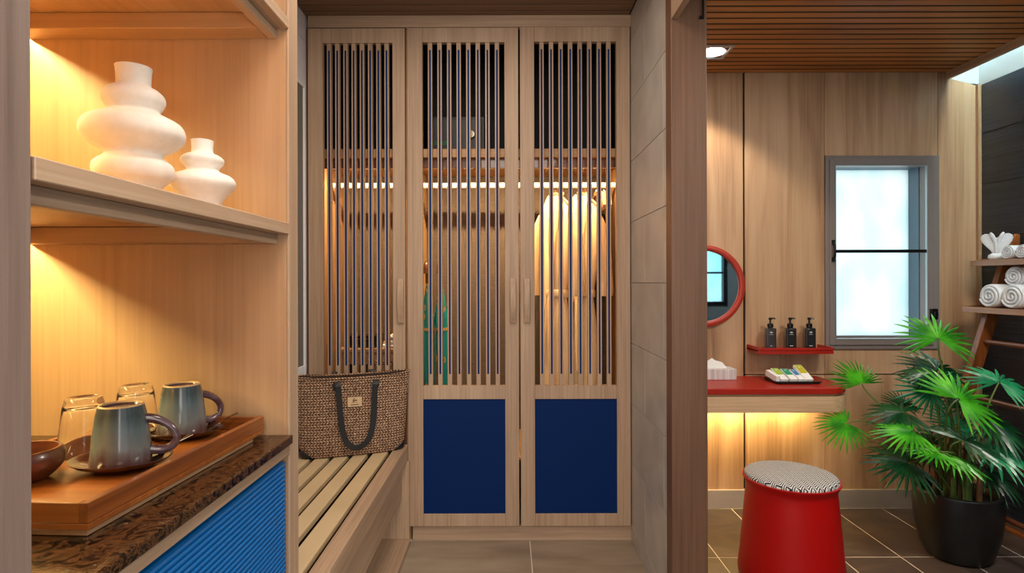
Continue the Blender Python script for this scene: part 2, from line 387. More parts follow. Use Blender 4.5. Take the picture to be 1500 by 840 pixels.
# closet floor
fl = structure('floor', MB((0, 0, 0)).box(-1.3, 0.655, -3.0, 3.4, -0.10, -0.001), M['grout_light'])
sp = []
for i in range(3):
    for j in range(7):
        x0 = -1.1 + 0.6 * i; y0 = 2.764 - 0.6 * (j + 1); x1 = min(x0 + 0.6, 0.655)
        sp.append((((x0 + x1) / 2, y0 + 0.3, -0.005), (x1 - x0 - G, 0.6 - G, 0.010)))
tiles(fl, sp, 'tile', M['floor_beige'])
# bathroom floor
fb = structure('floor', MB((1.6, 1.7, 0)).box(0.655, 2.75, 0.0, 3.4, -0.10, -0.001), M['grout_light'])
sp = []
for i in range(8):
    for j in range(6):
        x0 = 0.676 + 0.277 * i; x1 = min(x0 + 0.277, 2.62); y1 = 3.147 - 0.555 * j; y0 = max(y1 - 0.555, 0.2)
        if x1 - x0 < 0.03 or y1 - y0 < .05: continue
        sp.append((((x0 + x1) / 2, (y0 + y1) / 2, -0.005), (x1 - x0 - G, y1 - y0 - G, 0.010)))
tiles(fb, sp, 'tile', M['floor_brown'])
# closet right wall (tiled), jamb, header
wr = structure('wall_right', MB((0.655, 2.7, 0)).box(0.602, 0.712, 2.12, 3.42, 0, 2.62), M['grout_wall'])
sp = []
Zj = [0.0, 0.083] + [0.083 + 0.2925 * k for k in range(1, 9)] + [2.6]
for k in range(len(Zj) - 1):
    yj = [2.12, 2.48, 2.9] if k in (1, 3, 5, 8) else [2.12, 2.18, 2.78, 2.9]
    for a, b in zip(yj, yj[1:]):
        sp.append(((0.598, (a + b) / 2, (Zj[k] + Zj[k + 1]) / 2), (0.010, b - a - 0.002, Zj[k + 1] - Zj[k] - 0.002)))
tiles(wr, sp, 'tile', M['wall_grey'], 0.001)
t1 = structure('trim_1', MB((0.65, 2.085, 0)).box(0.587, 0.717, 2.05, 2.12, 0, 2.62), M['jamb_z'], 0.003)
MB((0.65, 2.085, 0)).box(0.700, 0.705, 2.043, 2.05, 2.215, 2.45).box(0.690, 0.705, 2.043, 2.05, 2.205, 2.215).build('track_bracket', M['black_metal'], t1)
MB((0.65, 2.085, 0)).box(0.662, 0.684, 2.038, 2.05, 2.29, 2.45).build('track_end', M['black_metal'], t1)
structure('trim_2', MB((0.65, 0, 2.2)).box(0.588, 0.612, -1.2, 2.05, 2.205, 2.62).box(0.612, 0.716, -1.2, 2.05, 2.42, 2.62), M['ash_y'], 0.002)
# closet left wall
wl = structure('wall_left', MB((-1.05, 2.3, 0)).box(-1.15, -0.990, 1.30, 3.42, 0, 2.62), M['grout_light'])
sp = []
for k in range(9):
    yj = [1.30, 1.6, 2.2, 2.80] if k % 2 else [1.30, 1.9, 2.5, 2.80]
    for a, b in zip(yj, yj[1:]):
        z0 = 0.083 + 0.2925 * k
        sp.append(((-0.985, (a + b) / 2, z0 + 0.146), (0.010, b - a - 0.002, 0.2905)))
tiles(wl, sp, 'tile', M['wall_white'], 0.001)
w2 = structure('window_2', MB((-0.98, 2.1, 0.8)).box(-0.99, -0.968, 1.55, 1.60, 0.82, 2.2).box(-0.99, -0.968, 2.70, 2.715, 0.82, 2.2).box(-0.99, -0.968, 1.6, 2.70, 0.82, 0.865).box(-0.99, -0.968, 1.6, 2.70, 2.185, 2.2), M['plaster'], 0.002)
MB((-0.98, 2.1, 0.8)).box(-0.985, -0.975, 1.6, 2.70, 0.865, 2.185).build('blind', M['taupe_panel'], w2)
# closet ceiling
cl = structure('ceiling', MB((-0.2, 1, 2.55)).box(-1.3, 0.66, -3.0, 3.42, 2.553, 2.66), M['dark_gap'])  # near-black backing, its colour doubles as shade in the slat gaps
sp = [((-0.2, 2.742 - 0.0625 * k, 2.558), (1.572, 0.055, 0.016)) for k in range(28)]
tiles(cl, sp, 'slat', M['ceil_closet'], 0.002)
# bathroom ceiling
cb = structure('ceiling', MB((1.6, 1.7, 2.42)).box(0.71, 2.44, 0.0, 3.33, 2.4185, 2.50), M['dark_gap'])  # dark backing set low, its colour carries the shade between slats
sp = []
for k in range(54):
    y = 3.133 - 0.0548 * k
    sp.append(((1.572, y, 2.4265), (1.716, 0.041, 0.020)))
tiles(cb, sp, 'slat', M['ceil'], 0.002)
structure('trim_3', MB((2.445, 1.7, 2.4)).box(2.432, 2.452, 0.2, 3.16, 2.378, 2.95), M['ash_y'], 0.002)
# skylight well
structure('wall_skylight', MB((2.535, 1.7, 2.4)).box(2.630, 2.72, 0.2, 3.33, 2.345, 3.0).box(2.452, 2.455, 0.2, 3.16, 2.39, 3.0).box(2.455, 2.63, 3.178, 3.33, 2.30, 3.0).box(2.455, 2.63, 0.1, 0.2, 2.30, 3.0), M['plaster'])
structure('window_3', MB((2.54, 1.7, 2.98)).box(2.455, 2.63, 0.2, 3.178, 2.985, 2.993), M['frost'])
# bathroom back wall behind the veneer, with the window hole
wb = structure('wall_back', MB((1.6, 3.2, 0)).box(0.60, 1.79, 3.175, 3.36, 0, 2.62).box(2.33, 2.75, 3.178, 3.36, 0, 2.36).box(1.79, 2.33, 3.175, 3.36, 0, 0.915).box(1.79, 2.33, 3.175, 3.36, 1.915, 2.62).box(2.33, 2.455, 3.175, 3.36, 2.36, 2.62), M['dark_gap'])
o_ = (1.6, 3.2, 0)
def vpan(x0, x1, z0, z1): MB(o_).box(x0, x1, 3.16, 3.175, z0, z1).build('panel', M['wallpanel'], wb, 0.001, 1)
vpan(0.712, 1.304, 0.10, 2.43); vpan(1.316, 1.755, 0.742, 2.43); vpan(1.316, 1.755, 0.10, 0.736)
vpan(1.757, 2.386, 1.956, 2.43); vpan(1.757, 2.386, 0.742, 0.880); vpan(1.757, 2.386, 0.10, 0.736)
MB(o_).prism(((2.388, 0.742), (2.598, 0.742), (2.598, 2.345), (2.45, 2.385), (2.45, 2.43), (2.388, 2.43)), 'y', 3.16, 3.175).build('panel', M['wallpanel'], wb, 0.001, 1)
vpan(2.388, 2.598, 0.10, 0.736)
MB(o_).box(2.600, 2.619, 3.145, 3.175, 0.10, 2.345).build('corner_strip', M['oak_z'], wb, 0.002)
structure('baseboard_back', MB((1.6, 3.15, 0)).box(0.718, 2.612, 3.148, 3.176, 0.0, 0.102), M['baseboard'], 0.002)
# bathroom right wall, black striated tiles
wt = structure('wall_right', MB((2.68, 1.7, 0)).box(2.630, 2.75, 0.2, 3.33, 0, 2.345), M['grout_dark'])
sp = []
Zt = [0.0, 0.09, 0.373, 0.656, 0.94, 1.222, 1.505, 1.788, 2.07, 2.345]
for k in range(9):
    ys = [3.175 - 0.56 * i - (0.28 if k % 2 else 0) for i in range(-1, 7)]
    for a, b in zip(ys[1:], ys):
        a = max(a, 0.2); b = min(b, 3.175)
        if b - a < 0.03: continue
        sp.append(((2.625, (a + b) / 2, (Zt[k] + Zt[k + 1]) / 2), (0.010, b - a - 0.002, Zt[k + 1] - Zt[k] - 0.002)))
tiles(wt, sp, 'tile', M['slate'], 0.001)
structure('trim_4', MB((2.515, 2.4, 0)).box(2.50, 2.535, 0.3, 3.14, 0.0, 0.018), M['teak_y'], 0.003)
# bathroom front wall with its own frosted window (seen in the mirror)
wf = structure('wall_front', MB((1.6, 0.15, 0)).box(0.72, 1.55, 0.08, 0.2, 0, 2.43).box(2.34, 2.75, 0.08, 0.2, 0, 2.43).box(1.55, 2.34, 0.08, 0.2, 0, 1.0).box(1.55, 2.34, 0.08, 0.2, 2.1, 2.43), plain('blue_grey_paint', (84, 98, 106), 0.6))
w4 = structure('window_4', MB((1.95, 0.18, 1.0)).box(1.55, 1.59, 0.15, 0.21, 1.0, 2.1).box(2.30, 2.34, 0.15, 0.21, 1.0, 2.1).box(1.59, 2.30, 0.15, 0.21, 1.0, 1.04).box(1.59, 2.30, 0.15, 0.21, 2.06, 2.1).box(1.59, 2.30, 0.165, 0.195, 1.34, 1.36), M['black_metal'])
MB((1.95, 0.18, 1.0)).box(1.59, 2.30, 0.14, 0.145, 1.04, 2.06).build('pane', frosted('blue_frosted_glass', (180, 204, 210)), w4)
# window in the back wall
w1 = structure('window_1', MB((2.07, 3.17, 0.88)).box(1.757, 1.806, 3.146, 3.20, 0.881, 1.954).box(2.312, 2.385, 3.146, 3.20, 0.881, 1.954).box(1.806, 2.312, 3.146, 3.20, 0.881, 0.938).box(1.806, 2.312, 3.146, 3.20, 1.896, 1.954), M['window_frame'], 0.003)
q = (2.07, 3.17, 0.88)
MB(q).box(1.775, 1.803, 3.137, 3.146, 0.905, 1.932).box(2.312, 2.345, 3.137, 3.146, 0.905, 1.932).box(1.803, 2.312, 3.137, 3.146, 0.905, 0.936).box(1.803, 2.312, 3.137, 3.146, 1.898, 1.932).build('sash', M['window_frame'], w1, 0.002)
MB(q).box(1.803, 1.807, 3.135, 3.15, 0.936, 1.898).box(2.308, 2.312, 3.135, 3.15, 0.936, 1.898).box(1.807, 2.308, 3.135, 3.15, 0.936, 0.940).box(1.807, 2.308, 3.135, 3.15, 1.894, 1.898).build('bead', M['silver_trim'], w1)
MB(q).box(1.807, 2.308, 3.140, 3.156, 1.415, 1.432).build('mid_bar', M['black_metal'], w1)
MB(q).box(1.79, 1.812, 3.20, 3.36, 0.915, 1.915).box(2.308, 2.33, 3.20, 3.36, 0.915, 1.915).box(1.812, 2.308, 3.20, 3.36, 0.915, 0.934).box(1.812, 2.308, 3.20, 3.36, 1.900, 1.915).build('reveal', M['reveal'], w1)
MB(q).box(1.812, 1.82, 3.262, 3.278, 0.934, 1.90).box(1.82, 2.30, 3.262, 3.278, 0.934, 0.945).build('outer_sash', M['window_frame'], w1)
MB(q).box(1.813, 2.307, 3.280, 3.286, 0.936, 1.899).build('pane', M['frost'], w1)
MB(q).tube(bez((1.79, 3.137, 1.375), (1.79, 3.105, 1.39), (1.785, 3.105, 1.46), (1.79, 3.137, 1.475), 10), 0.006, 8).box(1.782, 1.798, 3.13, 3.139, 1.365, 1.39).box(1.782, 1.798, 3.13, 3.139, 1.46, 1.485).build('handle', M['black_metal'], w1)
MB(q).box(2.322, 2.356, 3.118, 3.140, 1.045, 1.105).box(2.330, 2.348, 3.105, 3.118, 1.06, 1.09).build('latch', M['black_metal'], w1, 0.003)

# ================================================================== WARDROBE
WY = 2.75; wo = (-0.19, WY, 0)
wd = thing('wardrobe', 'pale wood built-in wardrobe with slatted doors filling the end of the closet', 'wardrobe', wo)
def wp(name, m, *b, bevel=0.002, label=None):
    k = MB(wo)
    for a in b: k.box(*a)
    return k.build(name, m, wd, bevel, 1, label=label)
wp('top_rail', M['ash_x'], (-0.968, 0.594, WY - 0.002, WY + 0.03, 2.492, 2.55))
wp('plinth', M['ash_x'], (-0.47, 0.594, WY + 0.012, WY + 0.04, 0.0, 0.072))
wp('side_panel', M['inner_z'], (-0.974, -0.954, WY + 0.03, 3.34, 0.0, 2.55))
wp('side_panel', M['inner_z'], (0.574, 0.592, WY + 0.03, 3.34, 0.0, 2.55))
wp('partition', M['inner_z'], (-0.500, -0.478, WY + 0.03, 3.32, 0.0, 2.55))
wp('filler_strip', M['walnut_z'], (-0.980, -0.969, WY + 0.006, WY + 0.03, 0.4, 2.49))
wp('back_panel', M['grasscloth'], (-0.954, 0.574, 3.32, 3.34, 0.0, 1.9), bevel=0)
wp('upper_back_panel', M['unlit_black'], (-0.954, 0.574, 3.315, 3.34, 1.9, 2.55), (-0.954, -0.500, 2.79, 3.315, 2.535, 2.55), (-0.478, 0.574, 2.79, 3.315, 2.535, 2.55), (-0.954, -0.944, 2.80, 3.315, 1.92, 2.535), (0.564, 0.574, 2.80, 3.315, 1.92, 2.535), (-0.51, -0.50, 2.80, 3.315, 1.92, 2.535), (-0.478, -0.468, 2.80, 3.315, 1.92, 2.535), bevel=0)  # black faces paint the shade of the upper compartment
for x0, x1 in ((-0.954, -0.500), (-0.478, 0.574)):
    wp('shelf', M['inner_x'], (x0, x1, WY + 0.045, 3.315, 1.872, 1.915))
    wp('pelmet', M['walnut_x'], (x0, x1, WY + 0.075, WY + 0.093, 1.825, 1.872))
    wp('bottom_panel', M['inner_x'], (x0, x1, WY + 0.035, 3.32, 0.385, 0.40))
    wp('light_strip', M['strip_cab'], (x0 + 0.02, x1 - 0.02, WY + 0.098, WY + 0.110, 1.864, 1.872), bevel=0)
    k = MB(wo); k.tube([(x0 + 0.001, 3.03, 1.772), (x1 - 0.001, 3.03, 1.772)], 0.016, 12); k.build('hanging_rail', M['white_print'], wd)
    xm = (x0 + x1) / 2
    a = area('wardrobe_strip_light', (xm, WY + 0.112, 1.860), (30, 0, 0), x1 - x0 - 0.05, 0.02, 14.0 * (x1 - x0), (1.0, 0.70, 0.33), 140)
wp('lower_infill', M['walnut_z'], (-0.968, -0.500, WY + 0.012, WY + 0.03, 0.40, 0.684))

def door(x0, x1, z0, z1, ox0, ox1, oz0, oz1, px0=None, px1=None, pz0=None, pz1=None, hx=0):
    d = MB(wo); y0, y1 = WY - 0.004, WY + 0.026
    d.box(x0, ox0, y0, y1, z0, z1); d.box(ox1, x1, y0, y1, z0, z1); d.box(ox0, ox1, y0, y1, oz1, z1)
    if px0 is None: d.box(ox0, ox1, y0, y1, z0, oz0)
    else:
        d.box(ox0, ox1, y0, y1, pz1, oz0); d.box(ox0, ox1, y0, y1, z0, pz0)
        d.box(ox0, px0, y0, y1, pz0, pz1) if px0 > ox0 else 0
    o = d.build('door', M['ash_z'], wd, 0.0015, 1)
    n = 8; w = 0.021; g = (ox1 - ox0 - n * w) / (n + 1)
    first = None
    for i in range(n):
        xc = ox0 + g + w / 2 + i * (w + g)
        if first is None:
            k = MB(); h = oz1 - oz0; c = 0.0042
            yf, yb = 0.002, 0.026
            k.box(-w / 2, w / 2, yf + 0.003, yb, 0, h)                               # core
            k.box(-w / 2, -c, yf, yf + 0.003, 0.056, h - 0.034); k.box(c, w / 2, yf, yf + 0.003, 0.056, h - 0.034)
            k.box(-w / 2, w / 2, yf, yf + 0.003, 0, 0.056); k.box(-w / 2, w / 2, yf, yf + 0.003, h - 0.034, h)
            k.box(-c, c, yf + 0.0015, yf + 0.003, 0.056, h - 0.034, 1)               # inlay
            first = s = k.build('slat', [M['ash_z'], M['blue_inlay']], o)
        else:
            s = first.copy(); COL.objects.link(s); s.parent = o
        s.location = Vector((xc, WY, oz0)) - Vector(wo)
    if px0 is not None:
        MB(wo).box(max(px0, ox0), ox1, WY + 0.002, WY + 0.02, pz0, pz1).build('panel', M['blue_door'], o, label='navy blue lacquered lower panel')
    k = MB(wo); prof = []
    nb = 12; zc, hh = 1.169, 0.108
    out = [(WY - 0.004 - 0.012 - 0.020 * math.cos(PI / 2 * (2 * i / nb - 1)), zc - hh + 2 * hh * i / nb) for i in range(nb + 1)]
    inn = [(y + 0.014 if 0 < i < nb else WY - 0.002, z) for i, (y, z) in enumerate(out)]
    k.prism(out + inn[::-1], 'x', hx - 0.015, hx + 0.015)
    k.build('handle', M['ash_z'], o, 0.003, 2)
    return o
door(-0.967, -0.499, 0.686, 2.487, -0.896, -0.559, 0.80, 2.416, hx=-0.520)
door(-0.488, 0.049, 0.078, 2.489, -0.414, -0.018, 0.757, 2.418, -0.414, -0.018, 0.138, 0.692, 0.021)
door(0.057, 0.588, 0.078, 2.491, 0.126, 0.522, 0.757, 2.420, 0.126, 0.522, 0.138, 0.692, 0.088)

# ------------------------------------------------------------------ inside the wardrobe
def robe(x, rot, label, seed):
    rnd = random.Random(seed)
    t = thing('bathrobe', label, 'bathrobe', (x, 3.03, 0.62), rot, 'robes hanging in the wardrobe'); t.scale = (0.6, 0.85, 1)
    seg = 36; rings = []
    rows = [(0.0, .17, .075, 1.0), (.12, .165, .072, 1.0), (.28, .155, .066, .9), (.44, .138, .058, .8), (.545, .115, .048, .5), (.565, .112, .046, .4), (.60, .122, .05, .5), (.75, .165, .062, .5), (.9, .185, .05, .3), (.97, .188, .034, .2), (1.02, .165, .022, .1), (1.065, .09, .017, .05), (1.095, .048, .022, 0)]
    ph = [rnd.random() * 6 for _ in range(4)]
    for z, a, b, f in rows:
        r = []
        for k in range(seg):
            th = 2 * PI * k / seg
            w = 1 + 0.13 * f * math.sin(7 * th + ph[0] + z * 1.5) + 0.07 * f * math.sin(11 * th + ph[1] - z)
            r.append((a * math.cos(th) * (1 + 0.03 * f * math.sin(5 * th + ph[3])), b * math.sin(th) * w, z))
        rings.append(r)
    MB().loft(rings).build('body', M['robe'], t, sharp=80)
    for sgn in (-1, 1):
        rr = []
        for i, (z, off, rad) in enumerate(((1.0, .165, .026), (.94, .20, .044), (.85, .222, .06), (.74, .236, .062), (.65, .243, .066), (.60, .246, .07), (.565, .246, .068))):
            rr.append([(sgn * (off + rad * .62 * math.cos(2 * PI * k / 18)), rad * math.sin(2 * PI * k / 18) * (1 + .12 * math.sin(5 * 2 * PI * k / 18 + i)), z) for k in range(18)])
        MB().loft(rr).build('sleeve', M['robe'], t, sharp=80)
    for sgn in (-1, 1):    # shawl lapel
        pts = bez((sgn * .052, .01, 1.10), (sgn * .075, -.05, 1.06), (sgn * .05, -.075, .85), (sgn * .004, -.072, .58), 12)
        MB().ribbon(pts, 0.062, 0.012, (1, -0.25 * sgn, 0.1)).build('lapel', M['robe'], t)
    MB().ribbon(bez((-.05, .012, 1.10), (-.04, .05, 1.13), (.04, .05, 1.13), (.05, .012, 1.10), 8), 0.045, 0.006, (0, 0, 1)).build('collar', M['robe'], t)
    bl = MB(); rr = []
    for z in (.555, .563, .592, .60):
        rr.append([((.126 if .56 < z < .595 else .120) * math.cos(2 * PI * k / 28), (.062 if .56 < z < .595 else .055) * math.sin(2 * PI * k / 28), z) for k in range(28)])
    bl.loft(rr); bl.build('belt', M['robe'], t, sharp=80)
    kn = MB(); kn.lathe([(.001, -.02), (.02, -.014), (.024, 0), (.02, .014), (.001, .02)], (0.0, -.072, .577), 12); kn.build('belt_knot', M['robe'], t)
    for sgn, L in ((-1, .33), (1, .40)):
        MB().ribbon(bez((sgn * .012, -.082, .575), (sgn * .05, -.10, .50), (sgn * .03, -.10, .38), (sgn * .045, -.095, .575 - L), 10), 0.036, 0.004, (1, 0, 0.0)).build('belt_tail', M['robe'], t)
    h = MB(); h.tube(bez((-.17, 0, 1.03), (-.08, 0, 1.09), (-.03, 0, 1.105), (0, 0, 1.108), 8) + bez((0, 0, 1.108), (.03, 0, 1.105), (.08, 0, 1.09), (.17, 0, 1.03), 8)[1:], 0.008, 8)
    h.build('hanger', M['oak_x'], t)
    MB().tube([(0, 0, 1.105), (0, 0, 1.13)] + [(0.022 * math.sin(a) * 1, 0, 1.152 - 0.0215 * math.cos(a)) for a in [PI * .05 + i * PI * 1.25 / 9 for i in range(10)]], 0.002, 6).build('hanger_hook', M['chrome'], t)
robe(0.252, R(-45), 'cream cotton bathrobe with tied belt, hanging nearer the wardrobe middle', 3)
robe(0.392, R(-42), 'cream cotton bathrobe with tied belt, hanging beside the spare wooden hangers', 8)
# spare hangers
hg = None
for i in range(4):
    if hg is None:
        hg = thing('clothes_hanger', '', 'hanger', (0, 0, 0), 0, 'spare hangers on the wardrobe rail')
        k = MB(); k.ribbon(bez((-.19, 0, -.135), (-.13, 0, -.07), (-.05, 0, -.045), (0, 0, -.04), 8) + bez((0, 0, -.04), (.05, 0, -.045), (.13, 0, -.07), (.19, 0, -.135), 8)[1:], 0.013, 0.024, (0, 1, 0)); k.build('shoulder_bar', M['oak_x'], hg, 0.002)
        MB().tube([(-.175, 0, -.128), (.175, 0, -.128)], 0.006, 8).build('trouser_bar', M['oak_x'], hg)
        MB().tube([(0, 0, -.045), (0, 0, -.022)] + [(0.02 * math.sin(a), 0, -0.0215 * math.cos(a)) for a in [i2 * PI * 1.25 / 9 for i2 in range(10)]], 0.002, 6).build('hook', M['chrome'], hg)
        o = hg
    else: o = dup_tree(hg)
    o.location = (0.468 + 0.021 * i, 3.03, 1.770); o.rotation_euler = (0, 0, R(90 - 3 * (i - 1)))
    o['label'] = ('empty wooden clothes hanger next to the robes at the rail end', 'empty wooden clothes hanger, second from the robes at the rail end', 'empty wooden clothes hanger, third from the robes at the rail end', 'empty wooden clothes hanger closest to the wardrobe side wall')[i]
# umbrellas
def umbrella(x, y, lean, label):
    t = thing('folded_umbrella', label, 'umbrella', (x, y, 0.402), 0.0, 'folded umbrellas in the wardrobe')
    def L(z): return Vector((lean * z, 0, z))
    seg = 24; rings = []; kf = 0.62
    for z, r in ((0.0, .004), (.05, .006), (.07, .022), (.2, .033), (.42, .042), (.56, .044), (.60, .04), (.66, .05), (.70, .044), (.78, .028), (.84, .014)):
        c = L(z); r *= kf; rings.append([(c.x + r * (1 + .16 * math.sin(8 * 2 * PI * k / seg + z * 3)) * math.cos(2 * PI * k / seg), c.y + r * (1 + .16 * math.sin(8 * 2 * PI * k / seg + z * 3)) * math.sin(2 * PI * k / seg), z) for k in range(seg)])
    MB().loft(rings).build('canopy', M['umbrella'], t, sharp=80)
    c = L(.615); MB().lathe([(.025, -.008), (.030, -.006), (.030, .006), (.025, .008)], (c.x, 0, .615), 20).build('tie_band', M['gold'], t)
    g = MB()
    for i in range(26):
        a = random.random() * 2 * PI; z = random.uniform(.67, .82) if i < 16 else random.uniform(.2, .5); r = .0305 - max(0, z - .68) * .15 if z > .6 else .030
        cc = L(z); p = Vector((cc.x + r * math.cos(a), r * math.sin(a), z)); 
        g.ribbon([p + Vector((0, 0, -.014)), p + Vector((-.006 * math.sin(a), .006 * math.cos(a), 0)), p + Vector((0, 0, .014))], .006, .003, (-math.sin(a), math.cos(a), 0))
    g.build('gold_leaf_print', M['gold'], t)['kind'] = 'stuff'
    MB().tube([L(.82), L(.86)], .009, 10).build('collar', M['gold'], t)
    hp = [L(.85), L(.92)] + [L(.925) + Vector((-0.0, -.028 + .028 * math.cos(a), .028 * math.sin(a))) for a in [i * PI / 8 for i in range(9)]] + [L(.90) + Vector((0, -.056, 0))]
    MB().tube(hp, .0115, 10).build('handle', M['walnut_z'], t)
umbrella(-0.405, 2.92, -0.012, 'teal folded umbrella with gold leaf print standing against the wardrobe partition')
umbrella(-0.333, 2.93, -0.02, 'teal folded umbrella with gold leaf print, second from the wardrobe partition')
# drawer unit behind the first door
du = thing('drawer_unit', 'low wooden drawer unit inside the wardrobe behind the bag', 'drawer unit', (-0.72, 3.05, 0.40))
k = MB(du.location); k.box(-0.87, -0.52, 2.92, 3.30, 0.402, 0.90); k.build('body', M['inner_x'], du, 0.002)
MB(du.location).box(-0.88, -0.512, 2.905, 3.31, 0.90, 0.918).build('top', M['oak_x'], du, 0.002)
for z0, z1 in ((0.41, 0.64), (0.65, 0.89)):
    d = MB(du.location).box(-0.862, -0.528, 2.908, 2.92, z0, z1).build('drawer', M['oak_x'], du, 0.002)
    MB(du.location).box(-0.84, -0.79, 2.900, 2.908, z1 - 0.11, z1 - 0.05).box(-0.762, -0.722, 2.900, 2.908, z1 - 0.11, z1 - 0.05).build('pull', M['black_metal'], d)
    MB(du.location).box(-0.69, -0.57, 2.903, 2.908, z1 - 0.15, z1 - 0.035).build('woven_inset', M['weave'], d)
bx = thing('storage_case', 'small black case lying on the drawer unit', 'case', (-0.765, 3.02, 0.918))
MB().prism(((-0.085, -0.07), (0.085, -0.07), (0.085, 0.07), (-0.085, 0.07)), 'z', 0.001, 0.055).build('body', M['black_plastic'], bx, 0.008, 3)
MB().box(-0.086, 0.086, -0.071, 0.071, 0.055, 0.062).build('lid', M['black_plastic'], bx, 0.003)
MB().box(-0.05, 0.05, -0.074, -0.071, 0.045, 0.05).build('zip', M['steel'], bx)
for i in range(3):
    z = 0.918 + i * 0.022
    k = MB((-0.585, 3.03, z)); k.box(-0.655 + i * .012, -0.525, 2.94, 3.12, z + 0.001, z + 0.021)
    o = k.build('folded_towel', M['towel'], None, 0.009, 3)
    tag(o, ('cream folded cloth at the bottom of the pile beside the black case', 'cream folded cloth in the middle of the pile beside the black case', 'cream folded cloth on top of the pile beside the black case')[i], 'towel', 'folded cloths in the wardrobe')
sf = thing('safe_box', 'dark safe box on the upper wardrobe shelf behind the middle door', 'safe', (-0.25, 3.05, 1.915))
MB().box(-0.17, 0.13, -0.12, 0.15, 0.001, 0.20).build('body', plain('charcoal_steel', (34, 38, 42), 0.4), sf, 0.006)
MB().box(-0.155, 0.115, -0.128, -0.12, 0.016, 0.185).build('door', plain('grey_steel', (48, 54, 58), 0.4), sf, 0.003)
MB().box(-0.13, -0.05, -0.132, -0.128, 0.045, 0.07).build('keypad', plain('green_keys', (24, 110, 60), 0.5), sf)
MB().lathe([(0.02, 0), (0.018, 0.02)], (0, 0, 0), 16).build('dial', M['steel'], sf).matrix_basis = Matrix.Translation((0.06, -0.128, 0.10)) @ Matrix.Rotation(R(90), 4, 'X')

# ================================================================== BENCH
bo = (-0.72, 2.0, 0)
bn = thing('bench', 'built-in slatted wooden bench along the white tiled wall', 'bench', bo)
def bp(name, m, *b, bevel=0.002):
    k = MB(bo)
    for a in b: k.box(*a)
    return k.build(name, m, bn, bevel, 2)
Y0, Y1 = 1.30, 2.738
bp('front_board', M['ash_y'], (-0.541, -0.487, Y0, Y1, 0.400, 0.478))
for x0, x1 in ((-0.624, -0.560), (-0.706, -0.647), (-0.784, -0.727), (-0.862, -0.805), (-0.972, -0.884)):
    bp('slat', M['bench_cream'], (x0, x1, Y0, Y1, 0.452, 0.476), bevel=0.004)
bp('under_board', M['dark_gap'], (-0.978, -0.545, Y0, Y1, 0.390, 0.405))
bp('apron', M['ash_y'], (-0.530, -0.512, Y0, Y1 - 0.02, 0.225, 0.400))
bp('recess_panel', M['ash_y'], (-0.66, -0.645, Y0, Y1, 0.0, 0.425))
bp('base_rail', M['ash_y'], (-0.645, -0.474, Y0, Y1 - 0.01, 0.0, 0.03))
bp('end_post', M['ash_z'], (-0.645, -0.478, Y1 - 0.022, Y1, 0.03, 0.400))

# ================================================================== TOTE BAG
bag = thing('tote_bag', 'woven seagrass tote bag with black straps standing on the slatted bench', 'bag', (-0.715, 2.612, 0.479), R(20))
seg = 56; rings = []
def bagring(z, hw, hd, e=0.42):
    out = []
    for k in range(seg):
        th = 2 * PI * k / seg; c, s_ = math.cos(th), math.sin(th)
        out.append((hw * math.copysign(abs(c) ** 0.55, c), hd * math.copysign(abs(s_) ** 0.85, s_), z))
    return out
H = [(0.0, .222, .050), (.012, .229, .056), (.06, .234, .060), (.14, .240, .061), (.22, .246, .060), (.30, .252, .058), (.338, .256, .057), (.346, .257, .058)]
rings = [bagring(z, w, d) for z, w, d in H]
rim = []
inner = [bagring(z, w - .006, d - .006) for z, w, d in H[::-1]]
def sag(r):
    return [(x, y, z + (0.012 * (x / .25) ** 2 if z > .3 else 0) ) for x, y, z in r]
MB().loft([sag(r) for r in rings + inner[:1]], caps=False).loft([sag(r) for r in inner], 1, caps=False).build('body', [M['weave'], M['weave_in']], bag, sharp=60)
k = MB(); k.F([k.V(p) for p in rings[0]][::-1]); k.F([k.V((x, y, z + .006)) for x, y, z in inner[-1]]); k.build('bottom', M['weave_in'], bag, recalc=False)
MB().tube(sag(bagring(.349, .256, .0565)) + [sag(bagring(.349, .256, .0565))[0]], .0045, 6).build('rim_binding', M['weave'], bag)
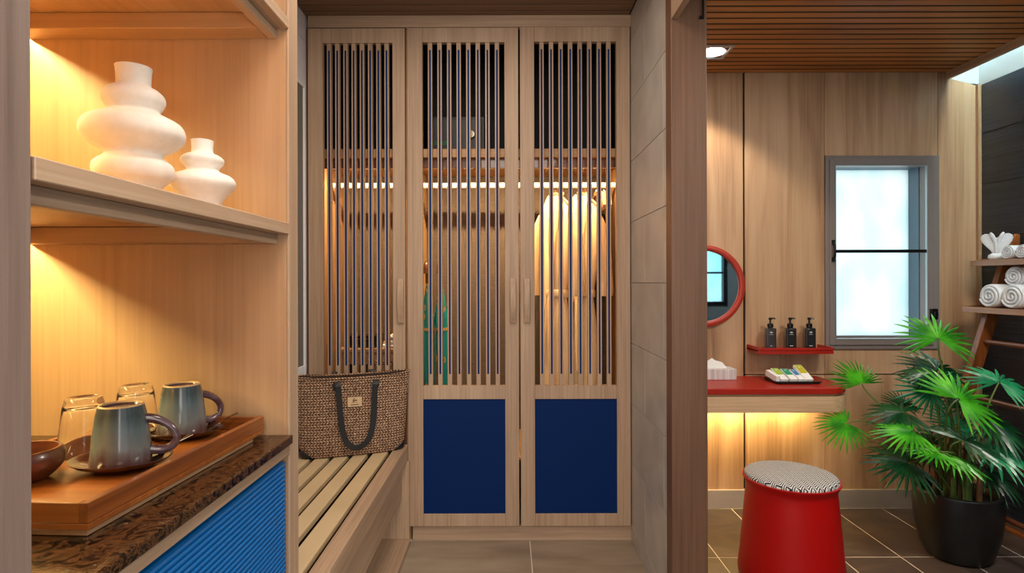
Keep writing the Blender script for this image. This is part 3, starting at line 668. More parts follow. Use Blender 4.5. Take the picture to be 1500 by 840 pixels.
def strap(side):
    y = -0.066 * side; pts = []
    if side > 0:
        pts = [(-.075, -.062, .318), (-.078, -.066, .345)] [::-1]
        pts = [(-.080, -.0645, .30), (-.080, -.068, .335), (-.077, -.078, .338)] + bez((-.072, -.084, .32), (-.058, -.074, .19), (-.065, -.076, .045), (.008, -.078, .040), 16) + bez((.008, -.078, .040), (.095, -.076, .045), (.083, -.074, .2), (.088, -.084, .32), 16)[1:] + [(.092, -.078, .338), (.094, -.068, .335), (.094, -.0645, .30)]
    else:
        pts = [(-.08, .066, .30), (-.08, .071, .345)] + bez((-.08, .072, .345), (-.08, .076, .375), (-.078, .085, .36), (-.06, .085, .26), 8) + bez((-.06, .085, .26), (-.04, .085, .12), (.05, .085, .12), (.07, .085, .26), 12)[1:] + bez((.07, .085, .26), (.09, .085, .36), (.094, .076, .375), (.094, .071, .345), 8)[1:] + [(.094, .066, .30)]
    k = MB()
    pts = [Vector(p) for p in pts]
    # strap faces outward: width stays in the plane of the bag face
    n = len(pts); rr = []
    for i, p in enumerate(pts):
        d = (pts[min(i + 1, n - 1)] - pts[max(i - 1, 0)]).normalized()
        out = Vector((0, -1, 0)); w = d.cross(out)
        if w.length < 0.3: w = Vector((1, 0, 0))
        w.normalize()
        if rr and w.dot(pw) < 0: w = -w
        pw = w; nn = d.cross(w).normalized()
        tw = 0.0125
        rr.append([p + w * a * tw + nn * b * .002 for a, b in ((-1, -1), (1, -1), (1, 1), (-1, 1))])
    R2 = [[k.V(q_) for q_ in r] for r in rr]
    for a, b in zip(R2, R2[1:]):
        for j in range(4): l = (j + 1) % 4; k.F((a[j], a[l], b[l], b[j]))
    k.F(R2[0][::-1]); k.F(R2[-1]); k.build('strap', M['leather'], bag, 0.001, 1)
strap(1); strap(-1)
for sx in (-1, 1):
    k = MB(); rr = []
    for z, w, d in ((-.001, .2245, .053), (.008, .2305, .0585), (.022, .2335, .061), (.034, .235, .0622)):
        row = []
        for j in range(15):
            th = (-48 + 96 * j / 14) * PI / 180 * (1.0 if z < .02 else (0.85 if z < .03 else .5)); c, s_ = math.cos(th), math.sin(th)
            row.append((sx * w * 1.008 * abs(c) ** .55, d * 1.03 * math.copysign(abs(s_) ** .85, s_), z))
        rr.append(row)
    o = k.loft(rr, closed=False, caps=False).build('corner_patch', M['leather'], bag)
    so = o.modifiers.new('thick', 'SOLIDIFY'); so.thickness = 0.003
lb = MB().box(-.030, .032, -.0668, -.0655, .222, .266).build('label_patch', M['patch'], bag, label='tan label patch with dark leaf emblem')
k = MB()
for i, (a, L) in enumerate(((28, .016), (8, .019), (48, .012))):
    k.ribbon([Vector((-.007, -.0672, .245 + .003 * i)) + Vector((math.cos(R(a)), 0, math.sin(R(a)))) * t * L for t in (0, .5, 1)], .0035, .0008, (0, 0, 1))
k.box(-.012, .014, -.0674, -.0668, .240, .2415); k.box(-.017, .019, -.0674, -.0668, .2295, .2325)
k.build('emblem', M['patch_ink'], lb)
MB().lathe([(.001, .006), (.006, .005), (.0075, 0)], (0, 0, 0), 16, cap0=False).build('stud', M['walnut_x'], bag).matrix_basis = Matrix.Translation((.002, -.064, .302)) @ Matrix.Rotation(R(90), 4, 'X')

# ================================================================== BAR CABINET (left niche)
XF = -0.479; YN, YF = 0.577, 1.243; XB = -1.10
co = (-0.78, 0.9, 0)
bc = thing('bar_cabinet', 'tall wooden minibar cabinet with lit shelves and blue ribbed doors below', 'cabinet', co)
def cp(name, m, *b, bevel=0.0015, label=None):
    k = MB(co)
    for a in b: k.box(*a)
    return k.build(name, m, bc, bevel, 1, label=label)
cp('post', M['grey_ash_z'], (XF - 0.05, XF, 0.36, YN, 0, 2.54), bevel=0.007, label='weathered grey wood front post')
cp('side_panel', M['oak_z'], (XB, XF - 0.006, YF, YF + 0.045, 0, 2.54))
cp('front_edge', M['ash_z'], (XF - 0.006, XF, YF - 0.001, YF + 0.051, 0, 2.54))
cp('side_panel', M['oak_z'], (XB, XF - 0.05, 0.45, 0.47, 0, 2.54))
cp('back_panel', M['oak_z'], (XB - 0.02, XB, 0.45, YF + 0.045, 0, 2.54))
cp('top_panel', M['oak_y'], (XB, XF - 0.006, 0.47, YF, 2.50, 2.54))
for zt in (1.389, 1.838):
    s_ = cp('shelf', M['oak_y'], (XB, XF - 0.02, 0.47, YF, zt - 0.012, zt))
    def sub(name, m, *b):
        k = MB(co)
        for a in b: k.box(*a)
        return k.build(name, m, s_, 0.0012, 1)
    sub('lip', M['ash_y'], (XF - 0.02, XF, YN - 0.001, YF - 0.001, zt - 0.0245, zt))
    sub('fascia', M['ash_y'], (XF - 0.045, XF - 0.0255, YN - 0.001, YF - 0.001, zt - 0.046, zt - 0.0245))
    sub('fascia', M['ash_y'], (XF - 0.045, XF - 0.0205, YN - 0.001, YF - 0.001, zt - 0.0245, zt - 0.0125))
    sub('cleat', M['oak_x'], (-1.034, XF - 0.046, 1.188, YF - 0.0005, zt - 0.046, zt - 0.0125))
    sub('back_apron', M['oak_y'], (-1.044, -1.034, 0.47, YF - 0.0005, zt - 0.046, zt - 0.0125))
    sub('light_strip', M['strip'], (-1.092, -1.08, 0.50, YF - 0.003, zt - 0.020, zt - 0.0125))
    area('niche_strip_light', (-1.074, 0.86, zt - 0.022), (0, -32, 0), 0.016, 0.72, 9.5, WARM, 160)
cp('front_rail', M['ash_y'], (XF - 0.02, XF, YN - 0.05, YF - 0.001, 0.884, 0.907))
cp('plinth', M['ash_y'], (XF - 0.05, XF - 0.03, YN - 0.05, YF - 0.001, 0.0, 0.09))
cp('carcass_floor', M['dark_gap'], (XB, XF - 0.05, 0.47, YF, 0.09, 0.10), (XB, XF - 0.06, 0.47, YF, 0.88, 0.905))
# ribbed blue door (one corrugated sheet, ribs about 6 px)
k = MB(co); pts = []; z = 0.10; pitch = 0.0104
while z < 0.862:
    for j in range(5):
        a = j / 5; pts.append((XF - 0.0125 + 0.0065 * math.sin(PI * a) ** 0.6, z + a * pitch))
    z += pitch
prof = [(XF - 0.026, 0.10)] + pts + [(XF - 0.0125, z), (XF - 0.026, z)]
k.prism([(p[0], p[1]) for p in prof], 'y', YN - 0.04, YF - 0.006, sm=False)
# prism with axis y takes (x, z)
k.build('door', M['blue_rib'], bc, label='bright blue horizontally ribbed door')
# marble worktop
wt_ = MB((-0.78, 0.9, 0.908)).box(XB, -0.4715, 0.47, YF - 0.0005, 0.908, 0.927).build('countertop', M['marble'], None, 0.003, 3)
tag(wt_, 'dark brown marble countertop under the wooden tray', 'countertop')
CT = 0.927
# vases
def vase(x, y, z, prof, label, seg=64):
    t = MB((x, y, z)); t.lathe(prof, (x, y, z), seg)
    o = t.build('vase', M['ceramic_white'], None, sharp=75); return tag(o, label, 'vase', 'white ribbed vases on the middle shelf')
def smooth_prof(ctrl, n=8):
    out = []; P_ = [Vector((a, b, 0)) for a, b in ctrl]
    for i in range(len(P_) - 1):
        p0 = P_[max(i - 1, 0)]; p1 = P_[i]; p2 = P_[i + 1]; p3 = P_[min(i + 2, len(P_) - 1)]
        for k in range(n):
            t = k / n
            v = 0.5 * ((2 * p1) + (p2 - p0) * t + (2 * p0 - 5 * p1 + 4 * p2 - p3) * t * t + (3 * p1 - p0 - 3 * p2 + p3) * t ** 3)
            out.append((max(v.x, .001), v.y))
    out.append((P_[-1].x, P_[-1].y)); return out
big = [(.0365, 0.0), (.036, .015), (.038, .030), (.047, .043), (.058, .053), (.062, .065), (.060, .077), (.050, .086), (.0445, .092), (.048, .099), (.063, .108), (.077, .122), (.0795, .136), (.073, .150), (.054, .161), (.042, .167), (.040, .171), (.044, .178), (.0485, .188), (.047, .199), (.038, .208), (.028, .213), (.0265, .222), (.0275, .240), (.0285, .247)]
bp_ = smooth_prof(big, 6) + [(.0265, .2475), (.0245, .245), (.024, .215)]
vase(-0.655, 0.995, 1.3895, bp_, 'large matte white vase of stacked rings on the middle shelf')
small = [(.030, 0), (.031, .012), (.036, .030), (.048, .046), (.0575, .058), (.059, .068), (.052, .078), (.036, .085), (.029, .090), (.031, .096), (.0375, .104), (.038, .112), (.030, .119), (.021, .123), (.019, .130), (.0195, .143), (.020, .148)]
vase(-0.598, 1.112, 1.3895, smooth_prof(small, 6) + [(.0185, .1485), (.017, .146), (.0165, .125)], 'small matte white vase of stacked rings, beside the large vase')
# tray
TR = R(-2.7)
tr = thing('serving_tray', 'rectangular wooden serving tray holding mugs on the marble countertop', 'tray', (-0.6915, 0.987, CT), TR)
hx, hy = 0.155, 0.24
MB().box(-hx, hx, -hy, hy, 0.010, 0.0185).build('base', M['teak_x'], tr, 0.001)
MB().box(-hx + .006, hx - .006, -hy + .006, hy - .035, 0.0005, 0.010).build('foot', M['oak_y'], tr, 0.001)
for nm, b, m in (('long_side', (hx - .012, hx, -hy, hy, .0185, .046), 'teak_y'), ('long_side', (-hx, -hx + .012, -hy, hy, .0185, .046), 'teak_y'), ('short_side', (-hx + .012, hx - .012, -hy, -hy + .012, .0185, .046), 'teak_x'), ('short_side', (-hx + .012, hx - .012, hy - .012, hy, .0185, .046), 'teak_x')):
    MB().box(*b).build(nm, M[m], tr, 0.0015)
TF = CT + 0.0188
def saucer(x, y, rz, label, sy=0.70):
    prof = [(.030, 0.0), (.034, .001), (.050, .004), (.070, .011), (.0785, .017), (.0795, .0185), (.0775, .0185), (.068, .0135), (.048, .0075), (.030, .006), (.001, .0055)]
    t = MB(); t.lathe(prof, (0, 0, 0), 56, sy=sy)
    o = t.build('saucer', M['glaze_brown'], None, sharp=60); o.location = (x, y, TF); o.rotation_euler = (0, 0, rz)
    return tag(o, label, 'saucer', 'brown saucers on the tray')
def mug(x, y, rz, label):
    t = thing('mug', label, 'mug', (x, y, TF + 0.0072), rz, 'upturned mugs on the tray')
    prof = [(.0405, .006), (.0425, .0005), (.0445, 0.0), (.0455, .002), (.045, .010), (.042, .045), (.0375, .082), (.0345, .095), (.0335, .099)]
    MB().lathe(prof, (0, 0, 0), 48, cap0=False, cap1=False).lathe([(.0405, .006), (.036, .06), (.030, .088), (.001, .090)], (0, 0, 0), 48, cap0=False, cap1=False).build('body', M['glaze'], t, sharp=60)
    MB().lathe([(.0335, .099), (.0325, .1015), (.0300, .1015), (.0290, .098)], (0, 0, 0), 48, cap0=False, cap1=False).build('foot_ring', M['glaze_rim'], t, sharp=80, label='pale unglazed foot ring')
    MB().lathe([(.0292, .0985), (.027, .096), (.001, .095)], (0, 0, 0), 40, cap0=False, cap1=False).build('underside', M['glaze_violet'], t)
    h = bez((.036, 0, .074), (.056, 0, .074), (.083, 0, .054), (.082, 0, .036), 10) + bez((.082, 0, .036), (.080, 0, .018), (.062, 0, .014), (.043, 0, .020), 8)[1:]
    MB().tube(h, [.0085 - .002 * math.sin(PI * i / (len(h) - 1)) for i in range(len(h))], 12).build('handle', M['glaze_violet'], t, sharp=80, label='purple brown glazed handle')
def spoon(p, q_, label):
    p, q_ = Vector(p), Vector(q_); d = q_ - p; L = d.length
    o = thing('teaspoon', label, 'spoon', p, 0, 'teaspoons on the saucers')
    o.rotation_euler = d.to_track_quat('X', 'Z').to_euler()
    k = MB(); rr = []
    for i in range(9):
        t = i / 8; w = .011 * math.sin(PI * (0.06 + .9 * t)) ** .6; x = -.016 + .034 * t
        rr.append([(x, w * math.cos(a), -.004 * math.sin(PI * t) * (1 - (math.cos(a)) ** 2) + (.0008 if math.sin(a) > 0 else -.0008) + .002) for a in [2 * PI * j / 12 for j in range(12)]])
    k.loft(rr); k.build('bowl', M['steel'], o, sharp=80)
    MB().tube([(.016, 0, .002), (.03, 0, .004), (L * .6, 0, .006), (L * .85, 0, .004), (L, 0, .003)], [.0022, .002, .0022, .0042, .0048], 8, flat=.35).build('handle', M['steel'], o)
MG1 = (-0.658, 0.965); MG2 = (-0.664, 1.155)
saucer(*MG1, R(2), 'brown glazed saucer under the front mug', 0.8); mug(*MG1, R(22), 'blue grey glazed mug upturned, nearest the front of the tray')
saucer(*MG2, R(2), 'brown glazed saucer under the far mug'); mug(*MG2, R(58), 'blue grey glazed mug upturned at the far end of the tray')
spoon((-0.606, 0.972, TF + .0105), (-0.578, 1.035, TF + .035), 'small steel teaspoon on the front saucer')
spoon((-0.612, 1.158, TF + .0105), (-0.572, 1.200, TF + .036), 'small steel teaspoon on the far saucer')
def tumbler(x, y, label):
    t = MB(); out = [(.040, 0), (.0402, .004), (.037, .05), (.0325, .088), (.0300, .098), (.0285, .103), (.026, .1045)]
    inn = [(.026, .1045), (.022, .102), (.001, .1015)]
    t.lathe([(.0004, .0885), (.026, .088), (.030, .084), (.0352, .05), (.0385, .001)] + out + inn[1:-1] + [(.0004, .1015)], (0, 0, 0), 44)
    o = t.build('glass_tumbler', M['glass'], None, sharp=60); o.location = (x, y, TF); return tag(o, label, 'glass', 'upturned tumblers on the tray')
tumbler(-0.779, 1.042, 'clear glass tumbler upturned behind the front mug')
tumbler(-0.764, 1.165, 'clear glass tumbler upturned at the far corner of the tray')
bw = MB(); bw.lathe(smooth_prof([(.028, 0), (.040, .006), (.054, .022), (.057, .036), (.053, .047), (.050, .050)], 5) + [(.047, .0495), (.047, .044), (.050, .032), (.044, .018), (.02, .009), (.001, .008)], (0, 0, 0), 48)
o = bw.build('bowl', M['walnut_x'], None, sharp=70); o.location = (-0.7755, 0.905, TF); tag(o, 'round brown wooden bowl at the near end of the tray', 'bowl')
for i, (dx, dy) in enumerate(((.012, .012), (-.014, .008), (.002, -.016))):
    k = MB(); k.box(-.009, .009, -.006, .006, 0, .010); k.prism(((.009, -.002), (.016, -.006), (.016, .006), (.009, .002)), 'z', .002, .007); k.prism(((-.009, .002), (-.016, .006), (-.016, -.006), (-.009, -.002)), 'z', .002, .007)
    o = k.build('wrapped_sweet', M['candy'], None, 0.002); o.location = (-0.7755 + dx, 0.905 + dy, TF + .0185 - (0.004 if i else 0)); o.rotation_euler = (0, 0, i * 1.3)
    tag(o, ('small pink wrapped sweet on top in the wooden bowl', 'small pink wrapped sweet against the far wall side in the wooden bowl', 'small pink wrapped sweet at the near side of the wooden bowl')[i], 'sweet', 'sweets in the wooden bowl')

# ================================================================== BATHROOM
# vanity
vo = (1.2, 3.16, 0)
va = thing('vanity', 'wall-mounted vanity with red top and pale wood apron', 'vanity', vo)
def rrect(x0, x1, y0, y1, r, n=10):   # rounded front-right corner (x1,y0)
    return [(x0, y1), (x0, y0)] + [(x1 - r + r * math.sin(a), y0 + r - r * math.cos(a)) for a in [i * PI / 2 / n for i in range(n + 1)]] + [(x1, y1)]
MB(vo).prism(rrect(0.73, 1.705, 2.785, 3.159, 0.13), 'z', 0.703, 0.733).build('top', M['red'], va, 0.004, 3)
MB(vo).prism(rrect(0.74, 1.69, 2.80, 3.159, 0.12), 'z', 0.690, 0.703).build('neck', M['oak_x'], va, 0.001)
MB(vo).prism(rrect(0.735, 1.71, 2.79, 3.159, 0.13), 'z', 0.612, 0.690).build('apron', M['vanity_wood'], va, 0.003)
MB(vo).box(0.76, 1.62, 3.085, 3.10, 0.604, 0.6115).build('light_strip', M['strip'], va)
area('vanity_strip_light', (1.2, 3.085, 0.600), (18, 0, 0), 0.85, 0.02, 7.5, (1.0, 0.76, 0.30))
# round mirror
mr = thing('round_mirror', 'round mirror in a red wooden ring on the veneer wall', 'mirror', (1.078, 3.16, 1.233))
k = MB(); rf = [(.196, 0), (.224, 0), (.226, -.004), (.226, -.026), (.222, -.030), (.2, -.030), (.196, -.026)]
seg = 72; rr = [[(r * math.cos(2 * PI * j / seg), y, r * math.sin(2 * PI * j / seg)) for r, y in rf] for j in range(seg + 1)]
k.loft(rr, caps=False); k.build('ring', M['red_frame'], mr, sharp=50)
k = MB(); k.prism([(.197 * math.cos(2 * PI * j / seg), .197 * math.sin(2 * PI * j / seg)) for j in range(seg)], 'y', -.014, -.004); k.build('glass', M['mirror'], mr)
# shelf with bottles
sh = thing('wall_shelf', 'red lacquered wall shelf holding three black bottles', 'shelf', (1.52, 3.16, 0.9))
so_ = (1.52, 3.16, 0.9)
MB(so_).box(1.322, 1.722, 3.02, 3.159, 0.884, 0.892).build('board', M['red'], sh, 0.001)
MB(so_).box(1.322, 1.722, 3.012, 3.022, 0.872, 0.888).box(1.322, 1.722, 3.012, 3.022, 0.891, 0.904).build('front_rim', M['red'], sh, 0.001)
for x in (1.322, 1.712): MB(so_).box(x, x + .010, 3.022, 3.159, 0.876, 0.908).build('side_rim', M['red'], sh, 0.001)
for i, x in enumerate((1.419, 1.5265, 1.630)):
    t = thing('pump_bottle', ('smoked black pump bottle with greyer body, farthest from the window', 'smoked black pump bottle in the middle of the red shelf', 'smoked black pump bottle nearest the window')[i], 'bottle', (x, 3.085, 0.892), R((-14, -12, -10)[i]), 'pump bottles on the red shelf')
    w = .0265
    MB().prism([(sx * w + cx, sy * w + cy) for sx, sy, cx, cy in ()] or [(w - .007 + .007 * math.cos(a) if q < 1 or q == 3 else -w + .007 + .007 * math.cos(a), w - .007 + .007 * math.sin(a) if q < 2 else -w + .007 + .007 * math.sin(a)) for q in range(4) for a in [q * PI / 2 + j * PI / 10 for j in range(6)]], 'z', 0.001, .113, sm=True).build('body', plain('grey_smoked_bottle', (62, 56, 58), 0.2, coat=.3) if i == 0 else M['bottle'], t, 0.004, 2)
    MB().lathe([(.012, .113), (.0125, .117), (.0155, .118), (.0155, .134), (.012, .137), (.005, .139), (.0045, .158)], (0, 0, 0), 20).build('collar', M['black_plastic'], t)
    k = MB(); k.lathe([(.008, .157), (.009, .160), (.0085, .168), (.006, .170)], (0, 0, 0), 16); k.tube([(0, 0, .165), (.018, -.004, .166), (.026, -.006, .163)], [.005, .004, .003], 8); k.build('pump_head', M['black_plastic'], t)
    k = MB()
    for j in range(5):
        a = R(30 + 30 * j); k.ribbon([(math.cos(a) * .002, -w - .0004, .087 + math.sin(a) * .001), (math.cos(a) * .0085, -w - .0004, .087 + math.sin(a) * .0085)], .0028, .0006, (0, 0, 1) if abs(math.cos(a)) > .5 else (1, 0, 0))
    k.box(-.010, .010, -w - .0006, -w, .079, .0805); k.box(-.008 if i else -.005, .008 if i else .005, -w - .0006, -w, .017, .0205)
    k.build('emblem', M['white_print'], t)
# tissue box
tb = thing('tissue_box', 'white striped tissue box on the red vanity top', 'tissue box', (1.10, 3.08, 0.733))
MB().box(-.115, .113, -.052, .052, 0.001, .058).build('box', M['tissue_box'], tb, 0.002)
k = MB(); rr = []
for i in range(9):
    x = -.075 + .15 * i / 8; h = .008 + .040 * math.sin(PI * (i + .5) / 9) ** 1.3 + .006 * math.sin(i * 2.1)
    rr.append([(x, -.020, .0575), (x + .006, -.014, .0575 + h * .55), (x, -.004 + .006 * math.sin(i * 1.7), .0575 + h), (x + .004, .008, .0575 + h * .5), (x, .018, .0575)])
k.loft(rr); k.build('tissue', M['paper'], tb, sharp=80)
# amenity tray
at = thing('amenity_tray', 'small black tray of toiletry packets on the red vanity top', 'tray', (1.475, 2.95, 0.733), 0)
MB().prism(((-.095, -.045), (.105, -.045), (.125, .065), (-.115, .065)), 'z', 0.0008, .006).build('base', M['black_plastic'], at, 0.002)
k = MB(); k.prism(((-.095, .001), (.105, .001), (.122, .014), (-.112, .014)), 'y', -.056, -.046); k.prism(((-.105, .001), (.115, .001), (.134, .016), (-.124, .016)), 'y', .062, .070); k.build('rim', M['black_plastic'], at, 0.002)
MB().prism(((-.046, .001), (.062, .001), (.070, .016), (-.056, .014)), 'x', -.112, -.104).build('end_rim', M['black_plastic'], at, .002)
pk = [(-.065, 0.030, 'lime', .040, .105, 'white toiletry packet with a lime green panel'), (-.018, .028, 'green', .040, .100, 'white toiletry packet with a green panel'), (.022, .026, 'blue', .030, .095, 'white toiletry packet with a blue panel'), (.060, .040, 'olive', .044, .120, 'taller white toiletry packet with a yellow olive panel')]
for i, (x, y, c, w, L, lab) in enumerate(pk):
    t = thing('toiletry_packet', lab, 'packet', (1.475 + x, 2.95 - .040, 0.739 + .0165 * 0 + .004), 0, 'toiletry packets on the black tray')
    t.rotation_euler = (R(24 if i < 3 else 30), 0, R(7))
    MB().box(-w / 2, w / 2, 0, L, 0, .016).build('box', M['paper'], t, 0.001)
    MB().box(-w / 2 + .003, w / 2 - .003, L * .42, L - .003, .016, .0166).build('colour_panel', M['card_' + c], t)
    MB().box(-.004, .004, L * .78, L * .88, .0166, .0170).build('mark', M['white_print'], t)
for i, x in enumerate((-.103, -.094)):
    t = MB((0, 0, 0)); t.box(-.006, .006, 0, .095, 0, .030)
    o = t.build('toiletry_packet', M['paper'], None, 0.001); o.location = (1.475 + x, 2.912, .7425 + .001 * i); o.rotation_euler = (R(12), 0, R(8))
    tag(o, ('thin white packet at the outer end of the black tray', 'thin white packet tucked beside the lime green packet')[i], 'packet', 'toiletry packets on the black tray')
# stool
st = thing('stool', 'round red stool with black and white chevron cushion', 'stool', (1.175, 2.375, 0))
prof = [(.190, .022), (.205, .030), (.207, .045), (.198, .12), (.187, .25), (.177, .36), (.173, .400), (.174, .410), (.183, .428), (.187, .436), (.187, .440), (.182, .441), (.174, .438)]
MB().lathe(prof, (0, 0, 0), 72, cap0=True, cap1=True).build('body', M['red_stool'], st, sharp=50)
MB().lathe([(.178, 0), (.178, .024)], (0, 0, 0), 60).build('base', M['black_plastic'], st, label='black recessed base')
MB().lathe([(.179, .439), (.180, .446), (.175, .454), (.160, .460), (.12, .464), (.06, .466), (.002, .4665)], (0, 0, 0), 72).build('cushion', M['chevron'], st, sharp=80, label='black and white chevron cloth cushion')
# downlight
dl = thing('downlight', 'small square recessed downlight in the slatted bathroom ceiling', 'downlight', (1.03, 2.872, 2.418))
MB().box(-.085, .085, -.085, -.070, -.006, .012).box(-.085, .085, .070, .085, -.006, .012).box(-.085, -.070, -.07, .07, -.006, .012).box(.070, .085, -.07, .07, -.006, .012).build('frame', M['silver_trim'], dl, 0.002)
MB().prism([(.068 * math.cos(2 * PI * j / 8 + PI / 8), .062 * math.sin(2 * PI * j / 8 + PI / 8)) for j in range(8)], 'z', -.003, .006).build('diffuser', M['lamp'], dl)
sd = bpy.data.lights.new('downlight_beam', 'SPOT'); sd.energy = 34; sd.color = (1.0, 0.86, 0.66); sd.spot_size = R(105); sd.spot_blend = 0.35; sd.shadow_soft_size = 0.05
so = bpy.data.objects.new('downlight_beam', sd); COL.objects.link(so); so.location = (1.03, 2.872, 2.40)
area('bathroom_fill', (1.7, 1.2, 2.40), (0, 0, 0), 0.4, 0.4, 34, (1.0, 0.92, 0.82))  # added ambient fill for the bathroom, no fitting modelled

# ladder rack
LX, LZ = 2.58, 1.49                    # rail top
def rx(z): return LX - 0.312 * (LZ - z)
YR = (2.93, 2.22)
lr = thing('ladder_rack', 'leaning wooden ladder rack with towel shelves against the black tiled wall', 'rack', (2.2, 2.65, 0))
lo = (2.2, 2.65, 0)
for y in YR:
    k = MB(lo); k.prism([(rx(0) , 0.001), (rx(0) + .066, 0.001), (rx(1.46) + .058, 1.46), (rx(1.49) + .05, 1.492), (rx(1.5) + .02, 1.50), (rx(1.47) - .0, 1.475)], 'y', y - .017, y + .017); k.build('rail', M['teak_z'], lr, 0.003)
for z in (0.947, 0.67, 0.42, 0.2):
    MB(lo).tube([(rx(z) + .03, YR[1] + .017, z), (rx(z) + .03, YR[0] - .017, z)], .012, 12).build('rung', M['walnut_y'], lr)
for z, x0 in ((1.355, 2.438), (1.114, 2.395)):
    s_ = MB(lo).box(x0, 2.612, 2.15, 3.005, z - .020, z + .009).build('shelf', M['rack_y'], lr, 0.002)
    MB(lo).prism(((x0 + .002, z + .009), (2.61, z + .009), (2.61, z + .034)), 'y', 2.985, 3.003).build('end_lip', M['rack_y'], s_)
def roll(x0, x1, y, z, r, label, grp):
    t = thing('rolled_towel', label, 'towel', (x0, y, z - r), 0, grp)
    k = MB(); seg = 30; rr = []
    for x, f in ((0.012, .55), (.004, .80), (0.0, .90), (.004, .97), (.012, 1.0), (x1 - x0 - .01, 1.0), (x1 - x0, .92)):
        rr.append([(x, f * r * 1.06 * math.cos(2 * PI * j / seg), r + f * r * math.sin(2 * PI * j / seg) * (1 if math.sin(2 * PI * j / seg) > 0 else .96)) for j in range(seg)])
    k.loft(rr); k.build('body', M['towel'], t, sharp=80)
    pts = []
    for i in range(52):
        a = i * 2 * PI * 2.6 / 51; q = r * (.10 + .78 * i / 51); pts.append((-.002, q * 1.04 * math.cos(a + 2.2), r + q * math.sin(a + 2.2)))
    MB().tube(pts, [r * .10] * 52, 8, up=(1, 0, 0)).build('rolled_edge', M['towel'], t)
g1, g2 = 'large rolled towels on the rack', 'rolled face cloths on the rack'
z1 = 1.114 + .009; z2 = 1.355 + .009
roll(2.405, 2.608, 2.846, z1 + .0595, .059, 'large white rolled towel nearest the corner, on the lower rack shelf', g1)
roll(2.405, 2.608, 2.718, z1 + .0595, .059, 'large white rolled towel on the lower rack shelf, second from the corner', g1)
roll(2.47, 2.608, 2.782, z1 + .059 + .097, .049, 'large white rolled towel lying on top of the two lower rolls', g1)
roll(2.448, 2.585, 2.790, z2 + .0345, .034, 'small white rolled cloth beside the heart-folded towel', g2)
roll(2.448, 2.585, 2.712, z2 + .0345, .034, 'small white rolled cloth on the upper shelf, farther from the heart-folded towel', g2)
ht = thing('folded_towel', 'white towel folded into a heart on the upper rack shelf', 'towel', (2.49, 2.90, z2), R(-36))
k = MB(); k.lathe([(.001, .001), (.028, .002), (.036, .012), (.034, .026), (.022, .034), (.001, .036)], (0, 0, 0), 24, sy=.8); k.build('base_knot', M['towel'], ht, sharp=80)
for sgn in (-1, 1):
    k = MB(); rr = []
    ax = [(sgn * .004, .028, .012), (sgn * .010, .05, .019), (sgn * .021, .072, .029), (sgn * .032, .095, .035), (sgn * .039, .114, .032), (sgn * .042, .128, .021), (sgn * .043, .135, .005)]
    for x, z, w in ax:
        rr.append([(x + w * math.cos(2 * PI * j / 18) - sgn * .2 * w, .011 * math.sin(2 * PI * j / 18) - (.010 * (1 - abs(math.cos(2 * PI * j / 18))) * -1 if math.sin(2 * PI * j / 18) < 0 else 0), z) for j in range(18)])
    k.loft(rr); k.build('fold', M['towel'], ht, sharp=80)
    MB().tube(bez((sgn * .003, -.012, .03), (sgn * .002, -.016, .07), (sgn * .006, -.016, .11), (sgn * .026, -.012, .140), 10) , [.006 + .002 * math.sin(i) for i in range(11)], 8).build('turned_edge', M['towel'], ht)

# ------------------------------------------------------------------ potted fan palm
PX, PY = 2.047, 2.60
pl = thing('potted_palm', 'fan palm in a round black pot beside the ladder rack', 'plant', (PX, PY, 0))
pp = smooth_prof([(.095, 0.001), (.118, .006), (.140, .05), (.160, .13), (.169, .22), (.1685, .28), (.167, .302)], 5) + [(.163, .3065), (.152, .3065), (.148, .300), (.146, .262)]
MB().lathe(pp, (0, 0, 0), 64).build('pot', M['pot'], pl, sharp=60)
MB().lathe([(.146, .262), (.10, .268), (.04, .270), (.001, .271)], (0, 0, 0), 40, cap0=False).build('soil', M['soil'], pl)
def at_px(px, py, Y): return Vector(((px - 745) / 833 * Y, Y, 1.26 - (py - 413) / 833 * Y))
rl = random.Random(11)
def fan(name, c, u, n, Rr, mat, count=22, span=290, droop=.22, fuse=.42):
    n = Vector(n).normalized(); u = Vector(u); u = (u - n * u.dot(n)).normalized(); v = n.cross(u)
    k = MB((PX, PY, 0)); k.o = Vector((PX, PY, 0)); da = R(span) / count
    for i in range(count):
        a = -R(span) / 2 + (i + .5) * da
        ln = Rr * (1 - .16 * (abs(a) / R(span / 2)) ** 2) * rl.uniform(.90, 1.04)
        dr = droop * rl.uniform(.7, 1.35); jit = rl.uniform(-.04, .04)
        rows = []
        for f, wd_ in ((.04, .5), (.22, .5), (fuse, .5), (.58, .36), (.76, .24), (.90, .12), (1.0, .012)):
            r = ln * f; rid = .055 * Rr * min(1, f * 2.2) * (wd_ / .5) ** .7
            aw = da * wd_ * (min(1.0, fuse / max(f, .01)) ** .35 if f > fuse else 1.0)
            zc = -dr * Rr * f ** 2.4
            row = []
            for sgn in (-1, 0, 1):
                an = a + sgn * aw + jit * max(0, f - fuse)
                p = Vector(c) + (u * math.cos(an) + v * math.sin(an)) * r + n * (zc + (rid * .5 if sgn == 0 else -rid * .5))
                p.z -= .10 * dr * Rr * f ** 3
                row.append(k.V(p))
            rows.append(row)
        for A, B in zip(rows, rows[1:]):
            k.F((A[0], A[1], B[1], B[0])); k.F((A[1], A[2], B[2], B[1]))
    o = k.build(name, mat, pl, recalc=False)
    return o
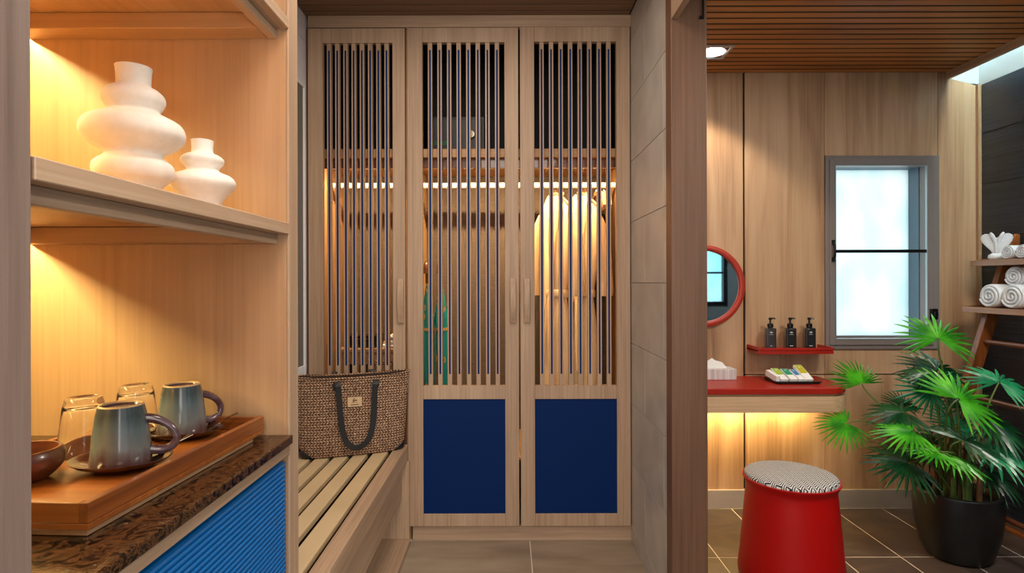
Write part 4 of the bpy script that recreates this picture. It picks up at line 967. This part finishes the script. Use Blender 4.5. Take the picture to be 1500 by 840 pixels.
def petiole(c, u, base, mat, r0=.0055):
    c = Vector(c); b = Vector(base)
    top = Vector((b.x * .75 + c.x * .25, b.y * .75 + c.y * .25, b.z + (c.z - b.z) * .55 + .05))
    pts = bez(b, top, c + Vector((0, 0, .02)) - Vector(u).normalized() * .12 if u else c, c, 14)
    MB((PX, PY, 0)).tube(pts, [r0 - (r0 - .003) * i / 14 for i in range(15)], 7).build('stem', mat, pl)
LV = [  # px, py, depth, radius, heading in picture degrees, normal, material
    (1374, 499, 2.58, .185, 80, (-.1, -.75, .62), 'leaf'),
    (1372, 543, 2.72, .185, 85, (.05, -.62, .75), 'leaf_dark'),
    (1368, 548, 2.62, .150, 172, (-.2, -.2, .95), 'leaf_dark'),
    (1365, 572, 2.66, .165, 150, (-.25, -.75, .55), 'leaf_teal'),
    (1403, 587, 2.42, .200, 35, (.10, -.72, .66), 'leaf'),
    (1463, 562, 2.55, .165, 60, (.10, -.52, .82), 'leaf_teal'),
    (1262, 564, 2.80, .165, 100, (-.05, -.80, .58), 'leaf'),
    (1240, 622, 2.74, .145, 205, (-.2, -.62, .72), 'leaf'),
    (1336, 634, 2.50, .165, 172, (-.1, -.30, .95), 'leaf'),
    (1322, 606, 2.62, .170, 150, (-.2, -.3, .92), 'leaf_dark'),
    (1322, 658, 2.68, .175, 178, (-.1, -.62, .72), 'leaf_dry'),
    (1330, 680, 2.52, .190, 190, (-.1, -.48, .86), 'leaf_dark'),
    (1410, 648, 2.42, .175, 15, (.2, -.30, .92), 'leaf_dark'),
    (1372, 664, 2.42, .135, 175, (.05, -.22, .97), 'leaf'),
    (1392, 672, 2.40, .145, -24, (.22, -.20, .95), 'leaf'),
    (1448, 618, 2.62, .210, -30, (.25, -.55, .75), 'leaf_dark'),
    (1452, 660, 2.54, .200, -20, (.2, -.40, .88), 'leaf_teal'),
    (1440, 690, 2.62, .190, -10, (.25, -.35, .88), 'leaf_dark'),
    (1322, 597, 2.80, .110, 95, (0, -.75, .6), 'leaf_dark'),
    (1400, 625, 2.70, .150, 75, (0, -.7, .68), 'leaf_teal'),
    (1362, 655, 2.66, .150, 140, (-.1, -.6, .75), 'leaf_dark'),
    (1420, 600, 2.74, .170, 60, (.2, -.6, .72), 'leaf_dark'),
]
for i, (px, py, Y, r, ang, n, mt) in enumerate(LV):
    c = at_px(px, py, Y); u = Vector((math.cos(R(ang)), 0.15, math.sin(R(ang))))
    fan('leaf', c, u, n, r, M[mt], count=20 + i % 4, span=190 if i == 6 else rl.uniform(255, 300) if mt != 'leaf' else rl.uniform(240, 285), droop=rl.uniform(.12, .30))
    a = i * 2.399; rb = .018 + .055 * ((i * 7) % 10) / 10
    petiole(c, u, (PX + rb * math.cos(a), PY + rb * math.sin(a), .262), M['stem_brown'] if mt == 'leaf_dry' else M['stem'], .0065)
for i in range(13):      # fibrous trunks in the pot
    a = i * 2 * PI / 13; rb = .02 + .03 * (i % 3)
    x, y = PX + rb * math.cos(a), PY + rb * math.sin(a)
    MB((PX, PY, 0)).tube([(x, y, .262), (x + .004, y, .36), (x + .02 * math.cos(a), y + .01 * math.sin(a), .44 + .06 * (i % 3))], [.013, .011, .007], 9).build('trunk', M['stem_brown'] if i % 2 else M['stem'], pl)
